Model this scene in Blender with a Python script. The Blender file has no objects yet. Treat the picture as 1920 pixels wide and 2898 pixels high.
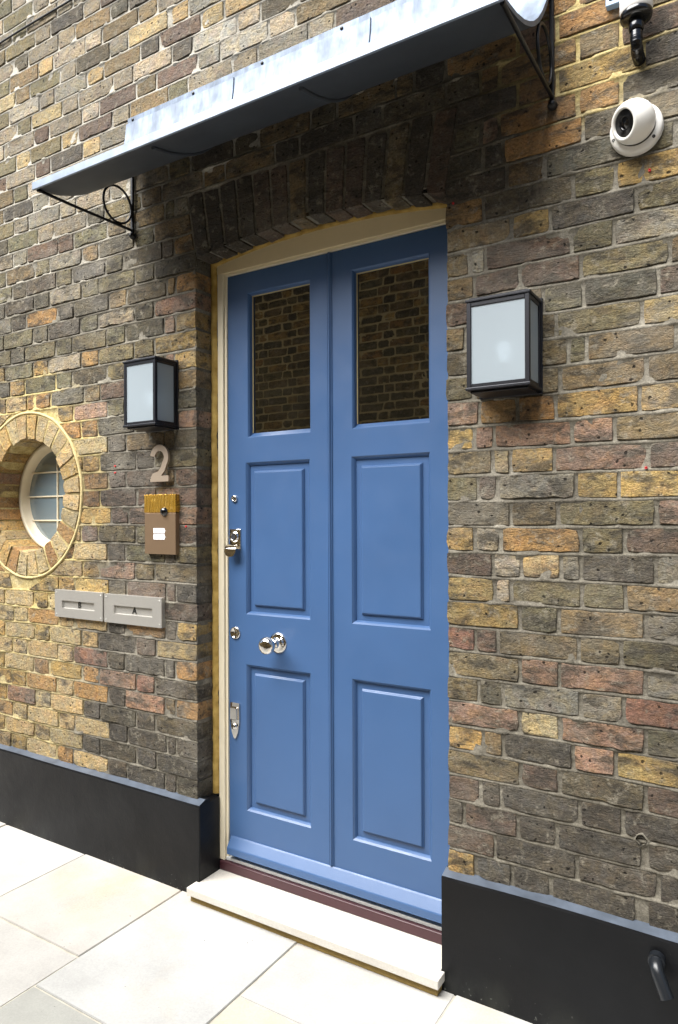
import bpy, bmesh, math, random
from mathutils import Vector, Matrix, noise

# ------------------------------------------------------------------ camera, sky, sun, exposure
scene = bpy.context.scene
C = scene.collection
cam_d = bpy.data.cameras.new('camera'); cam = bpy.data.objects.new('camera', cam_d); C.objects.link(cam)
YAW, ROLL = 0.55098, 0.00375
_r = Vector((math.cos(YAW), math.sin(YAW), 0)); _f = Vector((-math.sin(YAW), math.cos(YAW), 0)); _d = _f.cross(_r)
_R = _r * math.cos(ROLL) + _d * math.sin(ROLL); _D = -_r * math.sin(ROLL) + _d * math.cos(ROLL)
CAM = Vector((0.833, -1.992, 1.435))
m = Matrix((_R, -_D, -_f)).transposed().to_4x4(); m.translation = CAM
cam.matrix_world = m
cam_d.sensor_fit = 'VERTICAL'; cam_d.sensor_height = 36.0; cam_d.sensor_width = 24.0
cam_d.lens = 36.0 * 1960 / 2898; cam_d.shift_y = 19.15 / 2898
cam_d.clip_start = 0.02; cam_d.clip_end = 500
scene.camera = cam

SUN_DIR = Vector((-0.50, -1.0, 1.62)).normalized()
world = bpy.data.worlds.new('World'); scene.world = world; world.use_nodes = True
wn = world.node_tree.nodes; wl = world.node_tree.links
for n in list(wn): wn.remove(n)
wo = wn.new('ShaderNodeOutputWorld'); wb = wn.new('ShaderNodeBackground'); sk = wn.new('ShaderNodeTexSky')
sk.sky_type = 'NISHITA'; sk.sun_disc = False
sk.sun_elevation = math.asin(SUN_DIR.z); sk.sun_rotation = math.atan2(SUN_DIR.x, SUN_DIR.y)
sk.air_density = 1.0; sk.dust_density = 2.0; sk.ozone_density = 1.0
wb.inputs[1].default_value = 0.05
wl.new(sk.outputs[0], wb.inputs[0]); wl.new(wb.outputs[0], wo.inputs[0])
sun_d = bpy.data.lights.new('sun', 'SUN'); sun = bpy.data.objects.new('sun', sun_d); C.objects.link(sun)
sun_d.energy = 5.0; sun_d.angle = math.radians(58); sun_d.color = (1.0, 0.98, 0.95)
sun.rotation_euler = SUN_DIR.to_track_quat('Z', 'Y').to_euler(); sun.location = (-2, -4, 6)
vs = scene.view_settings
vs.view_transform = 'Standard'; vs.look = 'None'; vs.gamma = 1.0; vs.use_curve_mapping = False
vs.exposure = 1.48

rng = random.Random(7)

# ------------------------------------------------------------------ helpers
def lin(h):
    h = h.lstrip('#'); v = [int(h[i:i + 2], 16) / 255 for i in (0, 2, 4)]
    return tuple((c / 12.92 if c <= 0.04045 else ((c + 0.055) / 1.055) ** 2.4) for c in v)

class MB:
    """collects geometry for one mesh object"""
    def __init__(s): s.v = []; s.f = []; s.sm = []
    def add(s, v, f, smooth=False):
        o = len(s.v); s.v += [tuple(p) for p in v]; s.f += [tuple(i + o for i in q) for q in f]; s.sm += [smooth] * len(f); return s
    def box(s, x0, x1, y0, y1, z0, z1, bev=0.0, seg=1):
        if bev <= 0:
            v = [(x, y, z) for z in (z0, z1) for y in (y0, y1) for x in (x0, x1)]
            return s.add(v, [(0, 2, 3, 1), (4, 5, 7, 6), (0, 1, 5, 4), (2, 6, 7, 3), (0, 4, 6, 2), (1, 3, 7, 5)])
        bm = bmesh.new(); bmesh.ops.create_cube(bm, size=1)
        for q in bm.verts:
            q.co = Vector(((x0 + x1) / 2 + q.co.x * (x1 - x0), (y0 + y1) / 2 + q.co.y * (y1 - y0), (z0 + z1) / 2 + q.co.z * (z1 - z0)))
        bmesh.ops.bevel(bm, geom=list(bm.edges), offset=bev, segments=seg, affect='EDGES', profile=0.5)
        return s.bm(bm)
    def bm(s, bm, smooth=False):
        bm.verts.index_update()
        s.add([q.co[:] for q in bm.verts], [[q.index for q in f.verts] for f in bm.faces], smooth); bm.free(); return s
    def tube(s, pts, r, n=14, cap=True, smooth=True):
        pts = [Vector(p) for p in pts]; rr = r if isinstance(r, (list, tuple)) else [r] * len(pts)
        v = []; f = []; up = None
        for i, p in enumerate(pts):
            t = (pts[min(i + 1, len(pts) - 1)] - pts[max(i - 1, 0)]).normalized()
            if up is None:
                up = Vector((0, 0, 1)) if abs(t.z) < .9 else Vector((1, 0, 0))
            a = (up - t * up.dot(t)).normalized(); up = a; b = t.cross(a)
            v += [p + (a * math.cos(2 * math.pi * k / n) + b * math.sin(2 * math.pi * k / n)) * rr[i] for k in range(n)]
        for i in range(len(pts) - 1):
            for k in range(n):
                f.append((i * n + k, i * n + (k + 1) % n, (i + 1) * n + (k + 1) % n, (i + 1) * n + k))
        s.add(v, f, smooth)
        if cap:
            s.add(v[:n], [tuple(range(n - 1, -1, -1))]); s.add(v[-n:], [tuple(range(n))])
        return s
    def lathe(s, c, axis, prof, n=32, smooth=True):
        """prof: list of (distance along axis, radius)"""
        c = Vector(c); t = Vector(axis).normalized(); up = Vector((0, 0, 1)) if abs(t.z) < .9 else Vector((1, 0, 0))
        a = (up - t * up.dot(t)).normalized(); b = t.cross(a); v = []; f = []
        for d, r in prof:
            v += [c + t * d + (a * math.cos(2 * math.pi * k / n) + b * math.sin(2 * math.pi * k / n)) * max(r, 1e-5) for k in range(n)]
        for i in range(len(prof) - 1):
            for k in range(n):
                f.append((i * n + k, i * n + (k + 1) % n, (i + 1) * n + (k + 1) % n, (i + 1) * n + k))
        return s.add(v, f, smooth)
    def prism(s, poly, y0, y1):
        """poly: (x,z) outline, extruded from y0 (front) to y1"""
        n = len(poly); v = [(x, y0, z) for x, z in poly] + [(x, y1, z) for x, z in poly]
        return s.add(v, [tuple(range(n)), tuple(range(2 * n - 1, n - 1, -1))] + [(i, i + n, (i + 1) % n + n, (i + 1) % n) for i in range(n)])
    def mesh(s, name):
        me = bpy.data.meshes.new(name); me.from_pydata(s.v, [], s.f)
        me.polygons.foreach_set('use_smooth', s.sm); me.update(); return me
    def build(s, name, mat, parent=None, recalc=True, origin=None):
        if origin is not None:
            o_ = Vector(origin); s.v = [tuple(Vector(p) - o_) for p in s.v]
        me = s.mesh(name)
        if recalc:
            bm = bmesh.new(); bm.from_mesh(me); bmesh.ops.remove_doubles(bm, verts=bm.verts, dist=1e-6) if not any(s.sm) else None
            bmesh.ops.recalc_face_normals(bm, faces=bm.faces); bm.to_mesh(me); bm.free()
        me.materials.append(mat)
        o = bpy.data.objects.new(name, me); C.objects.link(o)
        if origin is not None: o.location = origin
        if parent is not None:
            o.parent = parent
            o.matrix_parent_inverse = parent.matrix_basis.inverted()
        return o

def tag(o, label=None, cat=None, group=None, kind=None):
    if label: o['label'] = label
    if cat: o['category'] = cat
    if group: o['group'] = group
    if kind: o['kind'] = kind
    return o

def thing(name, label, cat, loc=(0, 0, 0), group=None):
    o = bpy.data.objects.new(name, None); C.objects.link(o); o.location = loc; o.empty_display_size = .05
    return tag(o, label, cat, group)

# ------------------------------------------------------------------ materials
def newmat(name):
    mt = bpy.data.materials.new(name); mt.use_nodes = True
    nt = mt.node_tree; b = nt.nodes['Principled BSDF']; return mt, nt, b
def N(nt, t, **kw):
    n = nt.nodes.new(t)
    for k, v in kw.items():
        if k == 'op': n.operation = v
        elif k == 'blend': n.blend_type = v
        else: n.inputs[k].default_value = v
    return n
def L(nt, a, b): nt.links.new(a, b)
def pos(nt): return nt.nodes.new('ShaderNodeNewGeometry').outputs['Position']
def mapping(nt, vec, scale=(1, 1, 1), loc=(0, 0, 0)):
    mp = nt.nodes.new('ShaderNodeMapping'); mp.inputs['Scale'].default_value = scale; mp.inputs['Location'].default_value = loc
    L(nt, vec, mp.inputs['Vector']); return mp.outputs[0]
def noi(nt, vec, scale, detail=4, rough=.55, dist=0.0):
    n = N(nt, 'ShaderNodeTexNoise', Scale=scale, Detail=detail, Roughness=rough, Distortion=dist); L(nt, vec, n.inputs['Vector']); return n.outputs['Fac']
def ramp(nt, fac, stops):
    r = nt.nodes.new('ShaderNodeValToRGB'); e = r.color_ramp.elements
    while len(e) < len(stops): e.new(.5)
    for i, (p, c) in enumerate(stops):
        e[i].position = p; e[i].color = (c, c, c, 1) if isinstance(c, (int, float)) else (*c[:3], 1)
    L(nt, fac, r.inputs[0]); return r.outputs[0]
def mix(nt, fac, a, b, blend='MIX'):
    n = nt.nodes.new('ShaderNodeMix'); n.data_type = 'RGBA'; n.blend_type = blend
    for s, v in ((n.inputs[0], fac), (n.inputs[6], a), (n.inputs[7], b)):
        if isinstance(v, (int, float)): s.default_value = v
        elif isinstance(v, tuple): s.default_value = (*v[:3], 1)
        else: L(nt, v, s)
    return n.outputs[2]
def math_(nt, op, a, b=0.0, c=None, clamp=False):
    n = nt.nodes.new('ShaderNodeMath'); n.operation = op; n.use_clamp = clamp
    for i, v in enumerate((a, b) if c is None else (a, b, c)):
        if isinstance(v, (int, float)): n.inputs[i].default_value = v
        else: L(nt, v, n.inputs[i])
    return n.outputs[0]
def bump(nt, h, strength=.5, dist=.004, normal=None):
    n = N(nt, 'ShaderNodeBump', Strength=strength, Distance=dist); L(nt, h, n.inputs['Height'])
    if normal is not None: L(nt, normal, n.inputs['Normal'])
    return n.outputs[0]

def grime(nt, p, c):
    a = noi(nt, mapping(nt, p, (1, 1, .8), (2.3, 0, 5.1)), 2.0, 6, .62, .7)
    c = mix(nt, ramp(nt, a, [(.48, 0.0), (.68, .55)]), c, lin('403c38'))
    b_ = noi(nt, mapping(nt, p, (.8, 1, 1.2), (7.7, 0, 1.2)), 2.6, 6, .65, .6)
    return mix(nt, ramp(nt, b_, [(.52, 0.0), (.74, .55)]), c, lin('a39d90'))
def brick_material(name, src, pit=1.0, dirt=1.0):
    mt, nt, b = newmat(name); p = pos(nt)
    if src == 'object': col = nt.nodes.new('ShaderNodeObjectInfo').outputs['Color']
    else:
        a = nt.nodes.new('ShaderNodeAttribute'); a.attribute_name = 'tone'; col = a.outputs['Color']
    # mottled firing colour
    n1 = noi(nt, p, 19, 6, .68, .8)
    c = mix(nt, ramp(nt, n1, [(.42, 0.0), (.60, .9)]), col, mix(nt, 1.0, col, (1.26, 1.10, .82), 'MULTIPLY'))
    n1b = noi(nt, mapping(nt, p, (1, 1, 1), (3, 7, 1)), 21, 5, .6, .5)
    c = mix(nt, ramp(nt, n1b, [(.52, 0.0), (.64, .6)]), c, mix(nt, 1.0, col, (1.14, .95, .90), 'MULTIPLY'))
    # soot crust, horizontal streaky
    n2 = noi(nt, mapping(nt, p, (.7, 1, 1.5)), 15, 6, .68, .4)
    c = mix(nt, ramp(nt, n2, [(.47, 0.0), (.60, .80 * dirt)]), c, lin('37342f'))
    # pale lime bloom
    n4 = noi(nt, mapping(nt, p, (1, 1, 1), (11, 2, 5)), 28, 5, .7, .3)
    c = mix(nt, ramp(nt, n4, [(.55, 0.0), (.66, .62)]), c, lin('aea693'))
    n3 = noi(nt, p, 130, 6, .75)
    c = mix(nt, math_(nt, 'MULTIPLY', noi(nt, p, 7, 3), .46), c, lin('767064'))
    c = mix(nt, 1.0, c, ramp(nt, n3, [(.28, .50), (.72, 1.45)]), 'MULTIPLY')
    if dirt > .6: c = grime(nt, p, c)
    # pits
    vo = N(nt, 'ShaderNodeTexVoronoi', Scale=46); vo.feature = 'F1'; vo.inputs['Randomness'].default_value = 1.0
    pv = nt.nodes.new('ShaderNodeVectorMath'); pv.operation = 'ADD'
    nv = N(nt, 'ShaderNodeTexNoise', Scale=90, Detail=2); L(nt, p, nv.inputs['Vector'])
    sc = nt.nodes.new('ShaderNodeVectorMath'); sc.operation = 'SCALE'; sc.inputs['Scale'].default_value = .012
    L(nt, nv.outputs['Color'], sc.inputs[0]); L(nt, p, pv.inputs[0]); L(nt, sc.outputs[0], pv.inputs[1])
    L(nt, pv.outputs[0], vo.inputs['Vector'])
    sel = math_(nt, 'GREATER_THAN', N_sep(nt, vo.outputs['Color']), .62)
    pitm = math_(nt, 'MULTIPLY', ramp(nt, vo.outputs['Distance'], [(.13, 1.0), (.22, 0.0)]), sel)
    c = mix(nt, math_(nt, 'MULTIPLY', pitm, .85 * pit), c, lin('1d1a16'))
    L(nt, c, b.inputs['Base Color'])
    b.inputs['Roughness'].default_value = .93; b.inputs['Specular IOR Level'].default_value = .25
    h1 = noi(nt, mapping(nt, p, (.75, 1, 1.35)), 42, 7, .74, .5)
    h2 = noi(nt, p, 190, 5, .7)
    # drag marks / creases
    h3 = ramp(nt, noi(nt, mapping(nt, p, (.5, 1, 1.7)), 26, 3, .5, 1.6), [(.44, 1.0), (.485, 0.0), (.52, 1.0)])
    h = math_(nt, 'ADD', math_(nt, 'MULTIPLY', h1, 1.0), math_(nt, 'MULTIPLY', h2, .42))
    h = math_(nt, 'ADD', h, math_(nt, 'MULTIPLY', h3, .10))
    h = math_(nt, 'SUBTRACT', h, math_(nt, 'MULTIPLY', pitm, .5 * pit))
    L(nt, bump(nt, h, 1.0, .024), b.inputs['Normal'])
    return mt
def N_sep(nt, colsock):
    s = nt.nodes.new('ShaderNodeSeparateColor'); L(nt, colsock, s.inputs[0]); return s.outputs[0]

def dist_mask(nt, p, c, r0, r1, jit=.25):
    d = nt.nodes.new('ShaderNodeVectorMath'); d.operation = 'DISTANCE'; L(nt, p, d.inputs[0]); d.inputs[1].default_value = c
    v = math_(nt, 'ADD', d.outputs['Value'], math_(nt, 'MULTIPLY', math_(nt, 'SUBTRACT', noi(nt, p, 7, 3), .5), jit))
    mr = N(nt, 'ShaderNodeMapRange'); L(nt, v, mr.inputs[0])
    mr.inputs[1].default_value = r0; mr.inputs[2].default_value = r1; mr.inputs[3].default_value = 1; mr.inputs[4].default_value = 0
    return mr.outputs[0]

def mortar_material(name='mortar', creamy=True):
    mt, nt, b = newmat(name); p = pos(nt)
    c = ramp(nt, noi(nt, p, 9, 6, .6), [(.3, lin('5f5b52')), (.5, lin('757064')), (.72, lin('948f82'))])
    if creamy:
        k = dist_mask(nt, p, (-2.095, 0, 1.55), .50, .60, .28)                  # fresh pointing round the oculus
        k = math_(nt, 'MAXIMUM', k, dist_mask(nt, p, (.40, 0, 2.79), .22, .30, .25))  # and behind the right bracket
        k = math_(nt, 'MAXIMUM', k, math_(nt, 'MULTIPLY', dist_mask(nt, p, (-2.35, 0, .75), .55, .70, .3), .75))
        sep = nt.nodes.new('ShaderNodeSeparateXYZ'); L(nt, p, sep.inputs[0])
        lime = math_(nt, 'MULTIPLY', math_(nt, 'SUBTRACT', math_(nt, 'ADD', sep.outputs[2], math_(nt, 'MULTIPLY', noi(nt, p, 3, 4), .6)), 2.75), 2.5, clamp=True)
        lime = math_(nt, 'MULTIPLY', lime, math_(nt, 'MULTIPLY', math_(nt, 'SUBTRACT', -.25, sep.outputs[0]), 2.0, clamp=True))
        c = mix(nt, math_(nt, 'MULTIPLY', lime, .5), c, lin('cdc8bb'))  # whitish mortar high on the left, also lightened to paint the daylight there
        c = mix(nt, k, c, ramp(nt, noi(nt, p, 30, 3), [(.3, lin('ab9760')), (.7, lin('c9b987'))]))
    c = grime(nt, p, c)
    c = mix(nt, 1.0, c, ramp(nt, noi(nt, p, 140, 6, .75), [(.28, .5), (.72, 1.4)]), 'MULTIPLY')
    L(nt, c, b.inputs['Base Color']); b.inputs['Roughness'].default_value = .95; b.inputs['Specular IOR Level'].default_value = .2
    h = math_(nt, 'ADD', noi(nt, p, 70, 8, .65), math_(nt, 'MULTIPLY', noi(nt, p, 330, 4, .7), .35))
    L(nt, bump(nt, h, .9, .006), b.inputs['Normal'])
    return mt

def simple(name, col, rough=.5, metal=0.0, spec=.5, bumps=None, coat=0.0, var=None):
    mt, nt, b = newmat(name); p = pos(nt)
    cc = lin(col) if isinstance(col, str) else col
    if var:
        sc_, amt = var
        c = mix(nt, 1.0, cc, ramp(nt, noi(nt, p, sc_, 6, .6), [(.3, 1 - amt), (.7, 1 + amt)]), 'MULTIPLY')
        L(nt, c, b.inputs['Base Color'])
    else: b.inputs['Base Color'].default_value = (*cc, 1)
    b.inputs['Roughness'].default_value = rough; b.inputs['Metallic'].default_value = metal
    b.inputs['Specular IOR Level'].default_value = spec; b.inputs['Coat Weight'].default_value = coat
    b.inputs['Coat Roughness'].default_value = .15
    if bumps:
        sc_, st, ds = bumps; L(nt, bump(nt, noi(nt, p, sc_, 6, .6), st, ds), b.inputs['Normal'])
    return mt

M = {}
M['brick'] = brick_material('brick_single', 'object')
M['brick_clean_daylight'] = brick_material('brick_clean_daylight', 'object', 1.0, .35)  # less soot: for cleaner bricks, and to paint daylight high on the left
M['brickf'] = brick_material('brick_joined', 'attr')
M['brickf_daylight'] = brick_material('brick_joined_daylight_tone', 'attr', 1.0, .45)  # soot and grime thinned to put brighter daylight into the colour
M['mortar'] = mortar_material()
M['mortar_opp'] = simple('opposite_mortar', 'bdb08a', .95, spec=.2)
M['cream'] = simple('cream_pointing', 'bfae80', .95, spec=.2, bumps=(120, .6, .004), var=(60, .15))

def blue_paint():
    mt, nt, b = newmat('blue_door_paint'); p = pos(nt)
    c = mix(nt, 1.0, lin('3f5d87'), ramp(nt, noi(nt, p, 3, 3), [(.3, .94), (.7, 1.05)]), 'MULTIPLY')
    L(nt, c, b.inputs['Base Color']); b.inputs['Specular IOR Level'].default_value = .5
    rr = ramp(nt, noi(nt, p, 14, 4), [(.3, .30), (.7, .42)]); L(nt, rr, b.inputs['Roughness'])
    g = noi(nt, mapping(nt, p, (1, 1, .12)), 260, 3)
    L(nt, bump(nt, math_(nt, 'ADD', g, math_(nt, 'MULTIPLY', noi(nt, p, 9, 2), 1.5)), .10, .0015), b.inputs['Normal'])
    return mt
M['blue'] = blue_paint()
M['putty'] = simple('glazing_putty', 'b3a67c', .7)
M['frame'] = simple('cream_frame_paint', 'ddd3ba', .42, bumps=(40, .08, .002), var=(8, .04))
M['headpaint'] = simple('cream_head_paint', 'd6c7a2', .55, bumps=(40, .08, .002), var=(8, .05))

def sealant_mat():
    mt, nt, b = newmat('ochre_sealant'); p = pos(nt)
    c = ramp(nt, noi(nt, p, 22, 5), [(.3, lin('8a6e2c')), (.7, lin('bd9f57'))]); L(nt, c, b.inputs['Base Color'])
    b.inputs['Roughness'].default_value = .8
    L(nt, bump(nt, noi(nt, p, 60, 6), .8, .006), b.inputs['Normal']); return mt
M['sealant'] = sealant_mat()

def black_paint():
    mt, nt, b = newmat('black_plinth_paint'); p = pos(nt)
    c = ramp(nt, noi(nt, p, 5, 5), [(.3, lin('0c0d0f')), (.7, lin('131416'))])
    # dust specks and scuffs, thicker near the ground
    sep = nt.nodes.new('ShaderNodeSeparateXYZ'); L(nt, p, sep.inputs[0])
    low = N(nt, 'ShaderNodeMapRange'); L(nt, sep.outputs[2], low.inputs[0])
    for i, v in ((1, 0.0), (2, .10), (3, .13), (4, 0.0)): low.inputs[i].default_value = v
    sp = noi(nt, p, 95, 3, .5); thr = math_(nt, 'SUBTRACT', .755, low.outputs[0])
    spk = math_(nt, 'MULTIPLY', math_(nt, 'SUBTRACT', sp, thr), 14, clamp=True)
    wide = noi(nt, p, 3.2, 3); spk = math_(nt, 'MULTIPLY', spk, ramp(nt, wide, [(.42, 0.0), (.6, .8)]))
    c = mix(nt, spk, c, lin('7d8079'))
    haze_ = math_(nt, 'MULTIPLY', ramp(nt, noi(nt, mapping(nt, p, (1, 1, .5)), 9, 6), [(.5, 0.0), (.8, 1.0)]), math_(nt, 'MULTIPLY', low.outputs[0], 1.1))
    c = mix(nt, haze_, c, lin('6f7369'))
    L(nt, c, b.inputs['Base Color']); b.inputs['Specular IOR Level'].default_value = .22; L(nt, ramp(nt, noi(nt, p, 8, 5), [(.3, .30), (.7, .48)]), b.inputs['Roughness'])
    h = math_(nt, 'ADD', noi(nt, p, 12, 4), math_(nt, 'MULTIPLY', noi(nt, p, 110, 5), .18))
    L(nt, bump(nt, h, .35, .006), b.inputs['Normal']); return mt
M['black'] = black_paint()

def zinc():
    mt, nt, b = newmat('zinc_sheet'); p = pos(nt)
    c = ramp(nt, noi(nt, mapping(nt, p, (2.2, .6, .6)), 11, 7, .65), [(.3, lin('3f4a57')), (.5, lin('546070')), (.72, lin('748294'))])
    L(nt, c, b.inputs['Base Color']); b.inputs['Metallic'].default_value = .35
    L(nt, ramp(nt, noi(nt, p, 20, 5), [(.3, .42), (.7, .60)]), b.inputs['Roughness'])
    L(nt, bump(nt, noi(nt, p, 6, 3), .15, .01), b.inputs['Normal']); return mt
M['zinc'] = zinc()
M['zinc_light'] = simple('zinc_rim', '8692a2', .45, .25, .5, bumps=(12, .2, .004), var=(16, .22))
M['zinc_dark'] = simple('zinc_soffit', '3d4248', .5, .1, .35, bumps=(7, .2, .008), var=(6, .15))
M['iron'] = simple('black_iron', '17181a', .45, .4, .5, bumps=(120, .3, .002))
M['lampmetal'] = simple('bronze_black_lamp_metal', '25262b', .38, .5, .5, bumps=(150, .12, .001), var=(20, .1))
M['darkgap'] = simple('dark_void', '050505', .9, spec=.1)
M['steel'] = simple('polished_nickel', (.80, .77, .72), .07, 1.0)
M['alu'] = simple('white_aluminium', 'd9dcdc', .35, .2)
M['white_plastic'] = simple('white_plastic', 'e6e4de', .32, 0, .5, coat=.2, var=(25, .03))
M['black_plastic'] = simple('black_plastic', '101113', .18, 0, .6)
M['lens'] = simple('lens_black', '0a0b0d', .08, 0, .8)
M['grey_ring'] = simple('dark_grey_plastic', '3b3d41', .4)
M['redplug'] = simple('red_plastic', 'c42a2c', .5)
M['bluebox'] = simple('pale_blue_plastic', '8fa8c4', .4)
M['cable'] = simple('black_cable', '121212', .6)
M['print'] = simple('black_print', '15150f', .6)
M['paper'] = simple('white_label', 'eeeef2', .5)
M['greyprint'] = simple('grey_print', '9a9aa6', .6)
M['threshold'] = simple('oxblood_threshold_paint', '43242a', .40, bumps=(60, .2, .002), var=(9, .15))

def brushed(name, col, rough=.34, axis=(1, 1, 40), met=.7):
    mt, nt, b = newmat(name); p = pos(nt)
    g = noi(nt, mapping(nt, p, axis), 60, 4)
    c = mix(nt, 1.0, lin(col), ramp(nt, g, [(.3, .92), (.7, 1.06)]), 'MULTIPLY'); L(nt, c, b.inputs['Base Color'])
    b.inputs['Metallic'].default_value = met; b.inputs['Roughness'].default_value = rough
    L(nt, bump(nt, g, .12, .0006), b.inputs['Normal']); return mt
M['brushed'] = brushed('brushed_steel', 'c4c2bc', .38, met=.65)
M['bronze'] = brushed('brushed_bronze_panel', '9b836a', .38, (40, 1, 1))
M['number'] = brushed('satin_number_metal', 'bfae9b', .42)
def brass_film():
    mt, nt, b = newmat('wrinkled_gold_film'); p = pos(nt)
    b.inputs['Base Color'].default_value = (*lin('d3a545'), 1); b.inputs['Metallic'].default_value = .75; b.inputs['Roughness'].default_value = .24
    L(nt, bump(nt, noi(nt, mapping(nt, p, (1.8, 1, .3)), 38, 3, .5, 1.0), .85, .012), b.inputs['Normal']); return mt
M['goldfilm'] = brass_film()

def stone_mat(name, a, bcol, stain, rough=.75):
    mt, nt, b = newmat(name); p = pos(nt)
    oi = nt.nodes.new('ShaderNodeObjectInfo').outputs['Color']
    c = ramp(nt, noi(nt, p, 3.0, 7, .6), [(.3, lin(a)), (.7, lin(bcol))])
    c = mix(nt, ramp(nt, noi(nt, mapping(nt, p, (1, 1, 1), (4, 9, 0)), 2.1, 5, .55, .8), [(.52, 0.0), (.72, .55)]), c, lin(stain))
    c = mix(nt, 1.0, c, oi, 'MULTIPLY')
    c = mix(nt, 1.0, c, ramp(nt, noi(nt, p, 150, 5, .7), [(.25, .88), (.75, 1.09)]), 'MULTIPLY')
    sp = ramp(nt, noi(nt, p, 60, 2), [(.735, 0.0), (.76, .8)]); c = mix(nt, math_(nt, 'MULTIPLY', sp, ramp(nt, noi(nt, p, 5, 3), [(.45, 0.0), (.6, 1.0)])), c, lin('4b4a44'))
    L(nt, c, b.inputs['Base Color']); b.inputs['Roughness'].default_value = rough; b.inputs['Specular IOR Level'].default_value = .35
    h = math_(nt, 'ADD', noi(nt, p, 7, 6, .6), math_(nt, 'MULTIPLY', noi(nt, p, 120, 5), .12))
    L(nt, bump(nt, h, .35, .006), b.inputs['Normal']); return mt
M['slab'] = stone_mat('sandstone_paving', 'a09f9b', 'b9b8b4', 'b6a88e')
M['stepstone'] = stone_mat('pale_limestone_step', 'c2beb5', 'd0ccc3', 'c8bfae', .65)
M['joint'] = simple('paving_joint', 'b0ab9d', .95, spec=.2, bumps=(90, .8, .006), var=(12, .25))

def dark_glass(name, col, rough=.02, spec=.9):
    mt, nt, b = newmat(name)
    b.inputs['Base Color'].default_value = (*lin(col), 1); b.inputs['Roughness'].default_value = rough
    b.inputs['Specular IOR Level'].default_value = spec; b.inputs['IOR'].default_value = 1.55
    b.inputs['Coat Weight'].default_value = 1.0; b.inputs['Coat Roughness'].default_value = .01; b.inputs['Coat IOR'].default_value = 1.8
    p = pos(nt); L(nt, bump(nt, noi(nt, p, 5, 2), .06, .006), b.inputs['Normal'])
    return mt
M['glass'] = dark_glass('dark_door_glass', '12100a', .015, 1.0)
M['ocglass'] = dark_glass('oculus_glass', '70828a', .02, 1.0)
def opal():
    mt, nt, b = newmat('opal_lamp_glass')
    b.inputs['Base Color'].default_value = (.33, .385, .42, 1); b.inputs['Roughness'].default_value = .42
    b.inputs['Specular IOR Level'].default_value = .6; b.inputs['Transmission Weight'].default_value = .22; b.inputs['IOR'].default_value = 1.3
    return mt
M['opal'] = opal()
def bulb():
    mt, nt, b = newmat('lit_bulb')
    b.inputs['Emission Color'].default_value = (.9, .95, 1, 1); b.inputs['Emission Strength'].default_value = 2.8
    b.inputs['Base Color'].default_value = (.9, .9, .9, 1); return mt
M['bulb'] = bulb()
M['lampwhite'] = simple('lamp_inner_white', 'd8dadb', .6)

# procedural brickwork for surfaces nobody sees singly (far above the picture, and the added unseen alley ends)
def far_brick():
    mt, nt, b = newmat('far_brickwork'); p = pos(nt)
    sep = nt.nodes.new('ShaderNodeSeparateXYZ'); L(nt, p, sep.inputs[0]); cb = nt.nodes.new('ShaderNodeCombineXYZ')
    L(nt, sep.outputs[0], cb.inputs[0]); L(nt, sep.outputs[2], cb.inputs[1])
    br = nt.nodes.new('ShaderNodeTexBrick'); L(nt, cb.outputs[0], br.inputs['Vector'])
    br.inputs['Scale'].default_value = 1.0; br.inputs['Brick Width'].default_value = .225; br.inputs['Row Height'].default_value = .076
    br.inputs['Mortar Size'].default_value = .008
    br.inputs['Color1'].default_value = (*lin('8a7a58'), 1); br.inputs['Color2'].default_value = (*lin('6a6255'), 1); br.inputs['Mortar'].default_value = (*lin('9c9586'), 1)
    L(nt, br.outputs['Color'], b.inputs['Base Color']); b.inputs['Roughness'].default_value = .95; return mt
M['farbrick'] = far_brick()

# ------------------------------------------------------------------ brick tones (own colours of the bricks; zones add some light and shade)
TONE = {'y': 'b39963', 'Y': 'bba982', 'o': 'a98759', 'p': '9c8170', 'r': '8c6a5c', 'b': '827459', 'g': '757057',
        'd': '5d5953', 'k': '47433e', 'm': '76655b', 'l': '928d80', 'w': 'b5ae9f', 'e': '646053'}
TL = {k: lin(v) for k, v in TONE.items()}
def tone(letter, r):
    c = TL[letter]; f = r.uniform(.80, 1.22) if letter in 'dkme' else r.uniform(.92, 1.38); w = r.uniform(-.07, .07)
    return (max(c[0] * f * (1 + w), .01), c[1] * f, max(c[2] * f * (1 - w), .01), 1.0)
def pick(r, s): return r.choice(s)

OCX, OCZ, OR_OUT, OR_IN = -2.095, 1.550, .381, .264
XL, XR = -1.035, 0.0
Z0, HC = .347, .0760
WX0, WX1, KTOP = -3.35, 1.75, 52
ARCH_TOP_K = 31
def intrados(x):
    t = (x - (XL + XR) / 2) / ((XR - XL) / 2); return 2.437 + .042 * (1 - t * t)
def hw(z, r=OR_OUT + .012):
    q = r * r - (z - OCZ) ** 2; return math.sqrt(q) if q > 0 else 0.0

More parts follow.
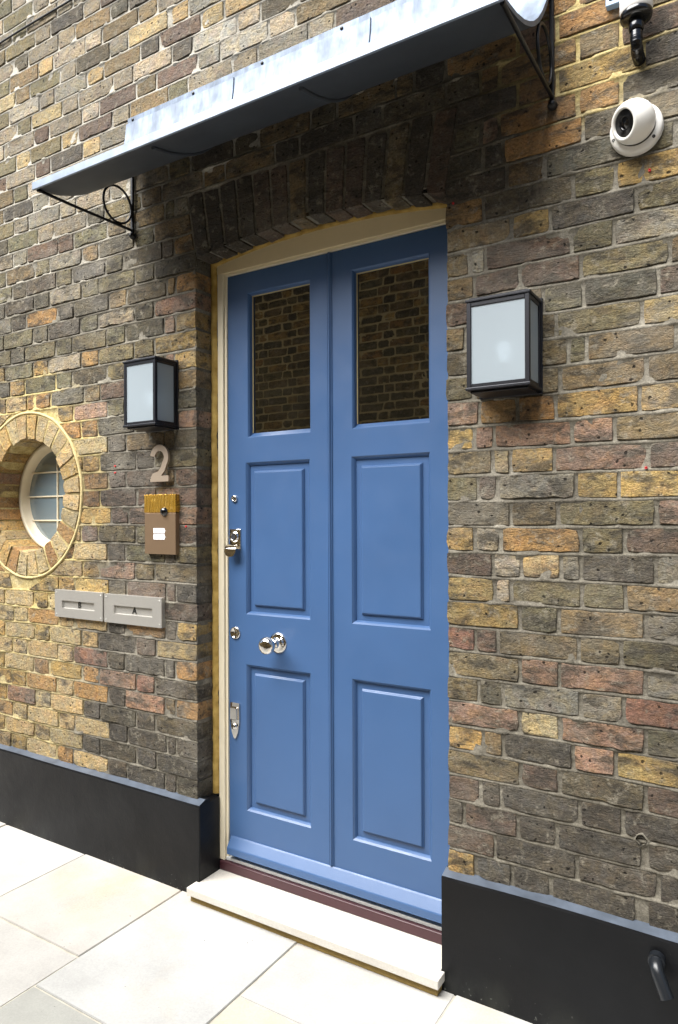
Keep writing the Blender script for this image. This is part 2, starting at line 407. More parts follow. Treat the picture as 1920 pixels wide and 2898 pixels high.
def zone(x, z, r):
    if x > -.02:                                   # right of the door
        if z < .62: return pick(r, 'dddddmk')
        if z < .95: return pick(r, 'dgmmpbyle')
        if z < 1.6: return pick(r, 'bgpyllmogb')
        if z < 2.1: return pick(r, 'bgbymegpb')
        if z < 2.5: return pick(r, 'bgbmeogb')
        if .08 < x < .60 and z > 2.58: return pick(r, 'ooypdb')
        return pick(r, 'gmbledg')
    if z > 2.43 and x > -1.08 and z < 3.05: return pick(r, 'kdkeb')  # sooty tones, also deepened to paint the shade under the canopy
    if z > 2.60: return pick(r, 'llgwYlgbllbdgYlwlem')  # paler picks put the stronger daylight up here into the tones
    if x < -1.66 - .06 * math.sin(z * 31) and z < 1.14: return pick(r, 'yYyYyYYopY')
    if z < 1.14:
        if z < .62: return pick(r, 'ddedddm')
        return pick(r, 'dmmpygebrod')
    if x < -1.62 and z < 1.98: return pick(r, 'yoYypYoy')
    if x < -1.84 and z < 2.20: return pick(r, 'oybyge')
    if x > -1.26 and 2.02 < z < 2.36: return pick(r, 'oypb')
    if z < 2.0: return pick(r, 'mmgdebpg')
    return pick(r, 'ggebdlegoe')

def brick_geo(c, yf, depth, seed, worn=1.0):
    """c: four (x,z) corners, counter-clockwise from bottom left, seen from the street"""
    r = random.Random(seed)
    c = [Vector((a, b)) for a, b in c]
    w = ((c[1] - c[0]).length + (c[2] - c[3]).length) / 2; h = ((c[3] - c[0]).length + (c[2] - c[1]).length) / 2
    nx = max(2, min(9, round(w / .028))); nz = max(2, min(9, round(h / .024)))
    def bil(u, v): return (c[0] * (1 - u) + c[1] * u) * (1 - v) + (c[3] * (1 - u) + c[2] * u) * v
    e = .0015; iu, iv = e / max(w, .01), e / max(h, .01)
    worn *= r.choice((.7, .9, 1.0, 1.2, 1.7, 2.3))
    off = Vector((r.uniform(0, 90), r.uniform(0, 90), r.uniform(0, 90)))
    tilt = (r.uniform(-.003, .003), r.uniform(-.002, .002)); bow = r.uniform(-.001, .002)
    V = []; F = []
    for j in range(nz + 1):
        for i in range(nx + 1):
            u, v = i / nx, j / nz
            q = bil(iu + u * (1 - 2 * iu), iv + v * (1 - 2 * iv))
            n = noise.noise(Vector((q.x * 26, q.y * 26, 0)) + off); n2 = noise.noise(Vector((q.x * 60, q.y * 60, 5)) + off)
            edge = i in (0, nx) or j in (0, nz); corner = i in (0, nx) and j in (0, nz)
            y = yf + tilt[0] * (u - .5) + tilt[1] * (v - .5) + n * .0020 * worn + n2 * .0012 * worn
            if corner: y += r.uniform(0, .002) * worn
            jx = jz = 0
            if edge:
                ch = abs(noise.noise(Vector((q.x * 17, q.y * 17, 9)) + off)) * .0044 * worn + (r.uniform(0, .0026) if corner else 0)
                if i == 0: jx = ch
                if i == nx: jx = -ch
                if j == 0: jz = ch
                if j == nz: jz = -ch
            V.append((q.x + jx, y, q.y + jz))
    for j in range(nz):
        for i in range(nx):
            a = j * (nx + 1) + i; F.append((a, a + 1, a + nx + 2, a + nx + 1))
    ring = [i for i in range(nx + 1)] + [(j + 1) * (nx + 1) - 1 for j in range(1, nz + 1)] + [nz * (nx + 1) + i for i in range(nx - 1, -1, -1)] + [j * (nx + 1) for j in range(nz - 1, 0, -1)]
    mid = (c[0] + c[1] + c[2] + c[3]) / 4; R1 = []
    for k in ring:
        p = V[k]; d = Vector((p[0] - mid.x, p[2] - mid.y))
        dx = math.copysign(min(abs(d.x), 1), d.x); j, i = divmod(k, nx + 1)
        ox = (e * .9) * (-1 if i == 0 else 1 if i == nx else 0); oz = (e * .9) * (-1 if j == 0 else 1 if j == nz else 0)
        V.append((p[0] + ox + r.uniform(-.0006, .0006), p[1] + .0022, p[2] + oz + r.uniform(-.0006, .0006))); R1.append(len(V) - 1)
    n = len(ring)
    sm = [True] * len(F)
    R0 = []
    for k in ring: V.append(V[k]); R0.append(len(V) - 1)
    for k in range(n): F.append((R0[k], R1[k], R1[(k + 1) % n], R0[(k + 1) % n])); sm.append(False)
    R2 = []; R3 = []
    for k in range(n):
        p = V[R1[k]]; V.append(p); R2.append(len(V) - 1)
    for k in range(n):
        p = V[R1[k]]; V.append((p[0], yf + depth, p[2])); R3.append(len(V) - 1)
    for k in range(n): F.append((R2[k], R3[k], R3[(k + 1) % n], R2[(k + 1) % n])); sm.append(False)
    return V, F, sm

# ------------------------------------------------------------------ lay out every brick of the facade
def wave(x, zb):
    return noise.noise(Vector((x * 1.7, zb * 9.3, 2))) * .0042 + noise.noise(Vector((x * 6.5, zb * 13.1, 6))) * .0020
bricks = []     # (corners, yfront, depth, tone letter/None, kindname)
def add_brick(x0a, x0b, x1a, x1b, z0, z1, let, depth=.055, kind='brick', yj=None, jl=None, jr=None):
    j = .0040
    if min(x1a - x0a, x1b - x0b) < -.01 or max(x1a - x0a, x1b - x0b) < .030: return
    dz = rng.uniform(-.0015, .0015); dz2 = rng.uniform(-.0015, .0015)
    jl = j if jl is None else jl; jr = j if jr is None else jr
    c = [(x0a + jl, z0 + j + dz), (max(x1a - jr, x0a + jl + .004), z0 + j + dz2), (max(x1b - jr, x0b + jl + .004), z1 - j + dz2), (x0b + jl, z1 - j + dz)]
    c = [(q[0], q[1] + wave(q[0], z0 if n_ < 2 else z1)) for n_, q in enumerate(c)]
    bricks.append([c, (rng.uniform(-.0030, .0005) if yj is None else yj), depth, let, kind])

# what is read off the photograph beside the right jamb: widths and tones, course by course from the plinth
S, H, Q = .2250, .1125, .062
RIGHT = [
    [(.088, 'y'), (H, 'd'), (H, 'd'), (S, 'd')], [(.148, 'm'), (.235, 'd'), (.21, 'd')], [(.052, 'd'), (.165, 'm'), (H, 'd'), (S, 'd')],
    [(.105, 'm'), (Q, 'd'), (S, 'd'), (H, 'd'), (S, 'd')], [(S, 'b'), (H, 'm'), (S, 'e'), (H, 'm')], [(H, 'y'), (Q, 'b'), (.20, 'd'), (H, 'p'), (S, 'y')],
    [(S, 'p'), (H, 'Y'), (S, 'p'), (H, 'g')], [(.10, 'b'), (.075, 'e'), (.22, 'l'), (H, 'l'), (S, 'r')], [(S, 'b'), (H, 'p'), (S, 'p'), (H, 'l')],
    [(.09, 'r'), (.070, 'm'), (.23, 'b'), (H, 'b'), (S, 'g')], [(S, 'y'), (H, 'g'), (S, 'b'), (H, 'l')], [(.15, 'y'), (.05, 'w'), (.20, 'g'), (H, 'g'), (.16, 'b'), (H, 'l')],
    [(.145, 'm'), (.085, 'w'), (H, 'Y'), (.055, 'l'), (.19, 'd'), (H, 'l')], [(.088, 'y'), (.080, 'l'), (.23, 'o'), (H, 'g'), (S, 'm')], [(.20, 'e'), (.135, 'b'), (.255, 'g'), (H, 'p')],
    [(.10, 'g'), (.06, 'm'), (.225, 'l'), (H, 'y'), (S, 'y')], [(.145, 'b'), (.055, 'Y'), (.125, 'y'), (.245, 'p'), (H, 'm')], [(.09, 'y'), (.06, 'p'), (.225, 'p'), (H, 'p'), (S, 'b')],
    [(.105, 'p'), (.115, 'o'), (.11, 'o'), (.22, 'y'), (H, 'y')], [(.09, 'g'), (.14, 'b'), (H, 'b'), (S, 'b')], [(S, 'e'), (.14, 'b'), (.05, 'g'), (S, 'b')],
    [(.06, 'b'), (.16, 'm'), (H, 'b'), (S, 'g')], [(S, 'm'), (.07, 'b'), (H, 'g'), (.19, 'e')], [(.09, 'b'), (.14, 'm'), (.17, 'm'), (S, 'g')],
    [(.075, 'b'), (.05, 'w'), (.25, 'm'), (H, 'g'), (S, 'l')], [(.205, 'b'), (H, 'y'), (S, 'd'), (H, 'g')], [(.12, 'o'), (.26, 'e'), (H, 'g'), (S, 'y')],
    [(.19, 'd'), (H, 'b'), (S, 'e'), (H, 'g')], [(.12, 'e'), (Q, 'd'), (S, 'o'), (H, 'e'), (S, 'b')],
]
def pattern(k):
    i = 0
    if k % 2 == 0:
        while True:
            yield S if i % 2 == 0 else H; i += 1
    else:
        yield H; yield .0565
        while True:
            yield S if i % 2 == 0 else H; i += 1
for k in range(KTOP):
    z0 = Z0 + HC * k; z1 = z0 + HC; zc = (z0 + z1) / 2
    opening = z0 < 2.42; inarch = (not opening) and k < ARCH_TOP_K
    sk0 = max(0, z0 - 2.43) * .16; sk1 = max(0, z1 - 2.43) * .16
    # right-hand wall, from the jamb to the right
    x = 0.0; first = True
    seq = list(RIGHT[k]) if k < len(RIGHT) else []
    gen = pattern(k); tot = 0
    for (w, let) in seq:
        sh0 = sk0 if (first and inarch) else 0; sh1 = sk1 if (first and inarch) else 0
        add_brick(x + sh0, x + sh1, x + w, x + w, z0, z1, let, .125 if first else .055, jl=rng.uniform(-.003, .003) if first else None); x += w; first = False
    start = x; px = 0.0
    for w in gen:
        px += w
        if px <= start + .03: continue
        x0 = max(px - w, start); 
        sh0 = sk0 if (first and inarch) else 0; sh1 = sk1 if (first and inarch) else 0
        jit = rng.uniform(-.006, .006) if x0 > .01 else 0
        add_brick(x0 + sh0, x0 + sh1, px, px, z0, z1, None, .125 if first else .055, jl=rng.uniform(-.003, .003) if first and opening else None); first = False
        if px > WX1: break
    # left-hand wall, from its jamb (or from x = 0 above the arch) to the left
    xs = XL if (opening or inarch) else 0.0
    first = True; x = xs
    for w in pattern(k + 1):
        w2 = w + rng.uniform(-.006, .006)
        a, b2 = x - w2, x
        sh0 = sk0 if (first and inarch) else 0; sh1 = sk1 if (first and inarch) else 0
        h0, h1 = hw(z0), hw(z1)
        dep = .125 if first else .055
        if abs(zc - OCZ) < OR_OUT + .06 and max(h0, h1) > 0 and a < OCX + max(h0, h1) and b2 > OCX - max(h0, h1):
            # cut round the oculus
            if b2 > OCX:
                add_brick(max(a, OCX + h0, OCX), max(a, OCX + h1, OCX), b2, b2, z0, z1, None, dep)
            if a < OCX:
                add_brick(a, a, min(b2, OCX - h0, OCX), min(b2, OCX - h1, OCX), z0, z1, None, dep)
        else:
            add_brick(a, a, b2 - sh0, b2 - sh1, z0, z1, None, dep, jr=rng.uniform(-.003, .003) if first and opening else None)
        x = a; first = False
        if x < WX0: break
# flat-topped segmental arch over the door
NV = 14
for i in range(NV):
    t0, t1 = i / NV, (i + 1) / NV
    a0, a1 = XL + (XR - XL) * t0, XL + (XR - XL) * t1
    zt = Z0 + HC * ARCH_TOP_K - .004
    top = lambda t: XL - .042 + (XR - XL + .084) * t
    g = .005
    c = [(a0 + g, intrados(a0) + rng.uniform(-.006, .004)), (a1 - g, intrados(a1) + rng.uniform(-.006, .004)), (top(t1) - g, zt - rng.uniform(0, .012)), (top(t0) + g, zt - rng.uniform(0, .012))]
    bricks.append([c, rng.uniform(-.0045, -.0015), .125, pick(rng, 'kdkmbmk'), 'arch_brick'])  # dark tones also put the canopy's shade into the arch
NR = 28
for i in range(NR):
    t0 = 2 * math.pi * (i + .06) / NR; t1 = 2 * math.pi * (i + .94) / NR
    P = lambda r, t: (OCX + r * math.cos(t), OCZ + r * math.sin(t))
    ri = OR_IN + rng.uniform(-.003, .003); ro = OR_OUT - .006
    c = [P(ri, t0), P(ro, t0), P(ro, t1), P(ri, t1)]
    bricks.append([c, rng.uniform(-.006, -.001), .150, pick(rng, 'yyYYoYpyYo'), 'ring_brick'])

# camera-based size, only to choose which bricks are built singly (the largest in view)
def screen(p):
    q = Vector(p) - CAM; d = q.dot(_f)
    return (960 + 1960 * q.dot(_R) / d, 1468 + 1960 * q.dot(_D) / d) if d > .05 else None
def shown(c):
    s = [screen((x, 0, z)) for x, z in c]
    if any(q is None for q in s): return 0
    s = [(min(max(u, 0), 1920), min(max(v, 0), 2898)) for u, v in s]
    A = 0
    for i in range(4):
        (a, b_), (c_, d_) = s[i], s[(i + 1) % 4]; A += a * d_ - c_ * b_
    return abs(A) / 2
def hidden_by_canopy(c):
    x = sum(q[0] for q in c) / 4; z = sum(q[1] for q in c) / 4
    return -1.3 < x < .25 and 2.80 < z < 3.0
order = sorted((i for i, b in enumerate(bricks) if b[4] == 'brick'), key=lambda i: -(0 if hidden_by_canopy(bricks[i][0]) else shown(bricks[i][0])))
single = set(i for i in order[:298] if shown(bricks[i][0]) > 300)

wall = thing('brick_wall', 'weathered yellow and grey stock brick wall around the blue door', 'wall', (0, 0, 0))
FIELD, DAYLIGHT = ([], [], [], []), ([], [], [], [])
for i, (c, yf, dep, let, kind) in enumerate(bricks):
    cx = sum(q[0] for q in c) / 4; cz = sum(q[1] for q in c) / 4
    r = random.Random(1000 + i)
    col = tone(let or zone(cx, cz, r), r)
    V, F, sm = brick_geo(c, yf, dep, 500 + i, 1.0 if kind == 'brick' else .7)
    if kind != 'brick' or i in single:
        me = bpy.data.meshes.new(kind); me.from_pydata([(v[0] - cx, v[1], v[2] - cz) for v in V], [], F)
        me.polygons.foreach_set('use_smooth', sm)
        clean_or_daylight = kind == 'ring_brick' or (cx < -1.6 and cz < 2.15 and col[0] > .34) or (cz > 2.72 and cx < -.1 and (cx < -1.4 or cz > 3.0))  # last test paints daylight in; the others are cleaner bricks
        me.materials.append(M['brick_clean_daylight' if clean_or_daylight else 'brick']); me.update()
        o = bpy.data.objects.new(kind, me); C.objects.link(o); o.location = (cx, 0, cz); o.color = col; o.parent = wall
    else:
        A_ = DAYLIGHT if (cz > 2.72 and cx < -.1 and (cx < -1.4 or cz > 3.0)) else FIELD  # upper left coloured paler to stand for the daylight on it
        b0 = len(A_[0]); A_[0].extend(V); A_[1].extend(tuple(q + b0 for q in f) for f in F); A_[2].extend(sm); A_[3].extend([col] * len(V))
def colour_mesh(name, V, F, S_, Cc, mat, parent):
    me = bpy.data.meshes.new(name); me.from_pydata(V, [], F); me.polygons.foreach_set('use_smooth', S_)
    at = me.color_attributes.new('tone', 'FLOAT_COLOR', 'POINT'); at.data.foreach_set('color', [q for c in Cc for q in c])
    me.materials.append(mat); me.update(); o = bpy.data.objects.new(name, me); C.objects.link(o); o.parent = parent; return o
tag(colour_mesh('smaller_bricks', *FIELD, M['brickf'], wall), kind='stuff')
tag(colour_mesh('smaller_daylight_toned_bricks', *DAYLIGHT, M['brickf_daylight'], wall), kind='stuff')

# mortar bed: a rough sheet just behind the brick faces, with returns into the openings
def frange(a, b, s):
    n = max(1, round((b - a) / s)); return [a + (b - a) * i / n for i in range(n + 1)]
xs = frange(WX0, -2.7, .05)[:-1] + frange(-2.7, XL - .003, .011) + frange(XL - .003, XR + .003, .011)[1:] + frange(XR + .003, .9, .011)[1:] + frange(.9, WX1, .05)[1:]
zs = [Z0 - .02]; zy = [.004]
for k in range(KTOP):
    zb = Z0 + HC * k
    for dz, y in ((-.0062, .0034), (-.0045, .0008), (.0005, .0014), (.0036, .0034), (.0060, .0042), (.025, .0034), (.050, .0034)):
        if zb + dz > zs[-1] + .0005: zs.append(zb + dz); zy.append(y)
mb = MB(); vv = []
for j, z in enumerate(zs):
    for i, x in enumerate(xs):
        n = noise.noise(Vector((x * 42, z * 42, 3))) * .0011 + noise.noise(Vector((x * 7, z * 11, 8))) * .0016
        kb = Z0 + HC * round((z - Z0) / HC)
        patch = noise.noise(Vector((x * 15, z * 19, 5)))
        if patch > .31 and not (2.44 < z < 2.72 and -1.08 < x < .05): n -= min((patch - .22) * .03, .0050) * (1 if abs(z - kb) < .012 else .55)
        vv.append((x, zy[j] + n, z + wave(x, kb)))
ff = []
for j in range(len(zs) - 1):
    for i in range(len(xs) - 1):
        x = (xs[i] + xs[i + 1]) / 2; z = (zs[j] + zs[j + 1]) / 2
        if XL - .003 < x < XR + .003 and z < intrados(min(max(x, XL), XR)) + .012: continue
        if (x - OCX) ** 2 + (z - OCZ) ** 2 < (OR_OUT - .02) ** 2: continue
        a = j * len(xs) + i; ff.append((a, a + 1, a + 1 + len(xs), a + len(xs)))
mb.add(vv, ff, True)
for xx in (XL - .0055, XR + .0055):
    zz = frange(Z0 - .02, 2.44, .03); yy = [.002, .03, .06, .09, .135]
    v = [(xx + noise.noise(Vector((y * 60, z * 40, xx))) * .002, y, z) for z in zz for y in yy]
    mb.add(v, [(j * 5 + i, j * 5 + i + 1, j * 5 + i + 6, j * 5 + i + 5) for j in range(len(zz) - 1) for i in range(4)], True)
xa = frange(XL - .004, XR + .004, .03); ya = [.004, .05, .135]
mb.add([(x, y, intrados(min(max(x, XL), XR)) + .008) for x in xa for y in ya], [(j * 3 + i, j * 3 + i + 1, j * 3 + i + 4, j * 3 + i + 3) for j in range(len(xa) - 1) for i in range(2)], True)
na = 96; prof = [(OR_OUT + .01, .0015), (OR_OUT - .03, .0005), (OR_IN + .03, .0005), (OR_IN + .004, .002), (OR_IN + .003, .06), (OR_IN + .003, .150)]
v = [(OCX + r * math.cos(2 * math.pi * k / na), y + noise.noise(Vector((k * .7, r * 50, 1))) * .0015, OCZ + r * math.sin(2 * math.pi * k / na)) for r, y in prof for k in range(na)]
mb.add(v, [(q * na + k, q * na + (k + 1) % na, (q + 1) * na + (k + 1) % na, (q + 1) * na + k) for q in range(len(prof) - 1) for k in range(na)], True)
mb.build('mortar', M['mortar'], wall, recalc=False)
# proud cream pointing bead round the oculus
na = 120; sec = [(-.0062, .004), (-.0050, -.0030), (0, -.0045), (.0050, -.0030), (.0062, .004)]
v = []
for k in range(na):
    t = 2 * math.pi * k / na; jr = noise.noise(Vector((math.cos(t) * 4, math.sin(t) * 4, 2))) * .004
    for dr, y in sec: v.append((OCX + (OR_OUT + .003 + jr + dr) * math.cos(t), y, OCZ + (OR_OUT + .003 + jr + dr) * math.sin(t)))
ns = len(sec)
MB().add(v, [(k * ns + q, ((k + 1) % na) * ns + q, ((k + 1) % na) * ns + q + 1, k * ns + q + 1) for k in range(na) for q in range(ns - 1)], True).build('pointing_ring', M['cream'], wall)
# drilled hole with pale mortar round it, low on the right
hb = MB(); hb.lathe((.551, .012, .578), (0, -1, 0), [(0, .0001), (.004, .012), (.020, .0135)], 20); hb.build('drilled_hole', M['darkgap'], wall)
hb = MB(); hb.lathe((.551, .004, .578), (0, -1, 0), [(0, .026), (.006, .020), (.010, .016), (.0105, .0132), (.004, .0125)], 20)
hb.v = [(x + noise.noise(Vector((x * 70, y * 70, z * 70))) * .006, y, z + noise.noise(Vector((x * 70, y * 70, z * 70 + 9))) * .006) for x, y, z in hb.v]
hb.build('hole_mortar', M['mortar'], wall)
# the wall goes on above and below the picture
MB().box(WX0, WX1, .02, .30, Z0 + HC * KTOP + .004, 6.4).box(-16, WX0, .0, .30, -.05, 6.4).box(WX1, 14, 0, .30, -.05, 6.4).build('unseen_brickwork', M['farbrick'], wall)  # long unseen ends added to cut the sky light in the alley
MB().box(WX0, XL - .02, .20, .32, -.1, Z0 + HC * KTOP).box(XR + .02, WX1, .20, .32, -.1, Z0 + HC * KTOP).box(XL - .02, XR + .02, .20, .32, 2.52, Z0 + HC * KTOP).build('wall_core', M['darkgap'], wall)

# ------------------------------------------------------------------ opposite side of the alley (seen in the door panes)
OY = -3.00
opp = thing('brick_wall', 'dark brick wall across the alley, mirrored in the door panes', 'wall', (0, OY, 0))
FV, FF, FS, FC = [], [], [], []
for k in range(0, 49):
    x = -5.2 + (.0 if k % 2 else .168); i = k
    while x < 2.2:
        w = S if i % 2 else H; i += 1
        c = [(-x - w + .0045, k * HC + .0045), (-x - .0045, k * HC + .0045), (-x - .0045, k * HC + HC - .0045), (-x - w + .0045, k * HC + HC - .0045)]
        xx = x; x += w
        r = random.Random(9000 + k * 997 + i)
        c = [(q[0] + r.uniform(-.006, .006), q[1] + noise.noise(Vector((q[0] * 2.2, k * 3.1, 4))) * .006) for q in c]
        V, F, sm = brick_geo(c, r.uniform(-.003, .004), .02, 9000 + k * 100 + i, 1.6)
        b0 = len(FV); FV += [(-q[0], -q[1] + .012, q[2]) for q in V]; FF += [tuple(q + b0 for q in f) for f in F]; FS += sm
        FC += [tone(pick(r, 'yobeggeybdbe'), r)] * len(V)
ob = colour_mesh('opposite_bricks', FV, FF, FS, FC, M['brickf'], opp); tag(ob, kind='stuff')
MB().box(-5.2, 2.4, -.25, .006, -.05, 3.72).build('mortar', M['mortar_opp'], opp).location = (0, 0, 0)
for ch in opp.children: ch.matrix_parent_inverse = Matrix.Identity(4)
MB().box(-16, -5.2, -.25, .012, -.05, 2.3).box(2.4, 14, -.25, .012, -.05, 3.64).build('unseen_stretch', M['farbrick'], opp)  # unseen ends added to cut sky light, left one low to admit it
for ch in opp.children: ch.matrix_parent_inverse = Matrix.Identity(4)

# ------------------------------------------------------------------ paving
pave = MB().box(-17, 15, -3.3, .3, -.12, -.0035).build('pavement', M['joint'], None); tag(pave, kind='structure')
def slab(x0, x1, y0, y1, col, dz=0.0):
    b = MB(); g = .0028; bm = bmesh.new(); bmesh.ops.create_cube(bm, size=1)
    for q in bm.verts: q.co = Vector(((x0 + x1) / 2 + q.co.x * (x1 - x0 - 2 * g), (y0 + y1) / 2 + q.co.y * (y1 - y0 - 2 * g), -.03 + q.co.z * .06 + dz))
    bmesh.ops.bevel(bm, geom=[e for e in bm.edges], offset=.002, segments=2, affect='EDGES')
    b.bm(bm); cx, cy = (x0 + x1) / 2, (y0 + y1) / 2
    o = b.build('paving_slab', M['slab'], pave, origin=(cx, cy, 0)); o.color = (*col, 1); return o
cols = [-9 + .0, -7.9, -6.9, -6.1, -5.5, -4.95, -4.4, -3.85, -3.29, -2.76, -2.215, -1.655, -1.09, -.520, .035, .60, 1.16, 1.72, 2.3, 3.1, 4.0, 5.0, 6.0]
rowsets = {-1.655: [-.505, -.95, -1.5, -2.05], -1.09: [-.668, -1.15, -1.68, -2.15], -.520: [-.377, -.93, -1.45, -2.0], .035: [-.62, -1.1, -1.6, -2.1], -2.215: [-.62, -1.2, -1.7, -2.2]}
for i in range(len(cols) - 1):
    x0, x1 = cols[i], cols[i + 1]
    rows = rowsets.get(x0) or [-.45 - .2 * rng.random(), -1.0 - .15 * rng.random(), -1.6 - .1 * rng.random(), -2.1]
    ys = [.02] + rows + [-2.55, -3.0]
    for j in range(len(ys) - 1):
        t = rng.uniform(.86, 1.06); w = rng.uniform(-.03, .04)
        col = (t * (1 + w), t, t * (1 - w))
        if abs(x0 + 1.09) < .01 and j == 1: col = (.72, .73, .70)
        if abs(x0 + .520) < .01 and j == 1: col = (1.12, 1.0, .84)
        if abs(x0 + 1.09) < .01 and j == 0: col = (.95, .96, .97)
        slab(x0, x1, ys[j + 1], ys[j], col, rng.uniform(-.002, .002))

# ------------------------------------------------------------------ plinths (painted render skirting)
M['ledge_sky_sheen'] = simple('sky_sheen_ledge_paint', '4d5560', .32, 0, .6, bumps=(40, .3, .004), var=(14, .3))  # slate blue stands in for sky reflected on the sloping top
def plinth(name, x0, x1, ret, label):
    t = thing(name, label, 'plinth', ((x0 + x1) / 2, -.015, 0), 'black plinths')
    b = MB(); top = lambda x: .345 + noise.noise(Vector((x * 1.6, 1, 4))) * .006
    n = 60; pts = [x0 + (x1 - x0) * i / n for i in range(n + 1)]
    v = []; yfr = -.030
    for x in pts:
        w = noise.noise(Vector((x * 5, 0, 7))) * .0015; zt = top(x)
        v += [(x, yfr - .004 + w, -.02), (x, yfr + w, .17), (x, yfr + w, zt - .008), (x, yfr + .003 + w, zt - .001), (x, .008, zt + .011), (x, .03, zt + .011), (x, .03, -.02)]
    m7 = 7
    f = [(i * m7 + q, (i + 1) * m7 + q, (i + 1) * m7 + q + 1, i * m7 + q + 1) for i in range(n) for q in range(m7 - 1)]
    f += [tuple(range(m7)), tuple(n * m7 + q for q in range(m7 - 1, -1, -1))]
    b.add(v, f); b.build('render_skirting', M['black'], t)
    b = MB(); v = []
    for x in pts:
        w = noise.noise(Vector((x * 5, 0, 7))) * .0015; zt = top(x); e_ = noise.noise(Vector((x * 23, 3, 1))) * .0025
        v += [(x, yfr + .0022 + w, zt - .0004), (x, .0075, zt + .0124 + e_ * .1)]
    b.add(v, [(2 * i, 2 * i + 2, 2 * i + 3, 2 * i + 1) for i in range(n)], True); b.build('ledge_sheen', M['ledge_sky_sheen'], t, recalc=False)  # extra strip over the sloping top carries the painted sky sheen
    return t
pl = plinth('plinth', WX0, -1.003, True, 'black painted render plinth left of the door step')
MB().box(-1.055, -1.0005, -.0285, .087, -.02, .3425, .003, 2).build('reveal_return', M['black'], pl)
pr = plinth('plinth', -.010, WX1, True, 'black painted render plinth right of the step, with an outlet pipe')
MB().box(-.0125, .045, -.0285, .10, -.02, .3425, .003, 2).build('reveal_return', M['black'], pr)

# ------------------------------------------------------------------ door step
st = thing('door_step', 'pale limestone step slab under the blue door', 'step', (-.51, 0, 0))
MB().box(-1.016, .0005, -.084, -.0315, .028, .0565, .0025, 2).box(-.9995, -.0135, -.0315, .086, .028, .0565).build('slab', M['stepstone'], st).color = (1, 1, 1, 1)
M['riser'] = simple('ochre_riser', '86703c', .85, bumps=(60, .5, .004), var=(20, .2))
rb = MB(); rb.box(-1.008, -.008, -.070, -.034, .001, .0275); rb.build('riser', M['riser'], st)

# ------------------------------------------------------------------ door frame
fr = thing('door_frame', 'cream painted wooden door frame with arched head', 'door frame', (-.5175, .1, .056))
FY = .090
def jamb(x0, x1):
    return MB().box(x0, x1, FY, .150, .094, 2.40, .0015, 1)
jamb(-1.007, -.979).build('jamb', M['frame'], fr)
MB().box(-.9785, -.9685, FY + .010, .150, .097, 2.398, .001).build('door_stop', M['frame'], fr)
jamb(-.008, .020).build('jamb', M['frame'], fr)
MB().box(-.0175, -.0085, FY + .010, .150, .097, 2.398, .001).build('door_stop', M['frame'], fr)
# head: straight underneath, arched on top
xs_ = frange(-1.007, .020, .03); up = [(x, intrados(min(max(x, XL), XR)) + .006) for x in xs_]
MB().prism([(x, z) for x, z in [(-1.007, 2.4005), (.020, 2.4005)]] + up[::-1], FY - .0005, .150).build('head', M['headpaint'], fr)
MB().box(-.9680, -.018, FY + .010, .150, 2.3905, 2.400, .001).build('door_stop', M['frame'], fr)
# rough ochre sealant between brick and frame
def bead(pts, name):
    b = MB(); sec = 5; v = []
    for i, (x, z, nx, nz) in enumerate(pts):
        wob = noise.noise(Vector((x * 14, z * 14, 3))); w2 = noise.noise(Vector((x * 45, z * 45, 1)))
        wd = .016 + wob * .004 + w2 * .003
        for q, (d, y) in enumerate([(-.012, FY - .002), (-.006, FY - .008), (.0, FY - .009), (.008, FY - .006), (wd, FY + .004)]):
            v.append((x + nx * d, y + w2 * .004 + wob * .003, z + nz * d))
    n = len(pts); b.add(v, [(i * sec + q, (i + 1) * sec + q, (i + 1) * sec + q + 1, i * sec + q + 1) for i in range(n - 1) for q in range(sec - 1)], True)
    b.build(name, M['sealant'], fr)
bead([(-1.026, z, 1, 0) for z in frange(.35, 2.445, .02)], 'sealant')
bead([(x, intrados(min(max(x, XL), XR)) + .004, 0, -1) for x in frange(-1.03, .0, .02)], 'sealant')
MB().box(-1.0, -.0135, .083, .150, .0572, .0935, .004, 3).build('threshold', M['threshold'], fr)
MB().box(-.978, -.0185, .097, .135, .0940, .1075, .001).build('sill_strip', M['alu'], fr)

# ------------------------------------------------------------------ door leaf
DY = .107
door = thing('door', 'blue panelled front door with two glazed top lights', 'door', (-.493, DY, .11))
DX0, DX1, DZ0, DZ1 = -.9675, -.0185, .118, 2.388
OPEN = [(-.870, -.577, 1.750, 2.310, 'g'), (-.4015, -.104, 1.750, 2.310, 'g'), (-.880, -.580, 1.066, 1.654, 'p'), (-.405, -.103, 1.066, 1.654, 'p'),
        (-.877, -.579, .305, .872, 'p'), (-.405, -.105, .305, .872, 'p')]
OPEN = [(-.881 if a < -.5 else -.405, -.581 if a < -.5 else -.104, c, d, k) if k == 'p' else (a, b_, c, d, k) for a, b_, c, d, k in OPEN]
gx = sorted({DX0, DX1} | {v for o in OPEN for v in o[:2]}); gz = sorted({DZ0, DZ1} | {v for o in OPEN for v in o[2:4]})
b = MB()
vv = [(x, DY, z) for z in gz for x in gx]; ff = []
for j in range(len(gz) - 1):
    for i in range(len(gx) - 1):
        x = (gx[i] + gx[i + 1]) / 2; z = (gz[j] + gz[j + 1]) / 2
        if any(o[0] < x < o[1] and o[2] < z < o[3] for o in OPEN): continue
        a = j * len(gx) + i; ff.append((a, a + 1, a + 1 + len(gx), a + len(gx)))
b.add(vv, ff)
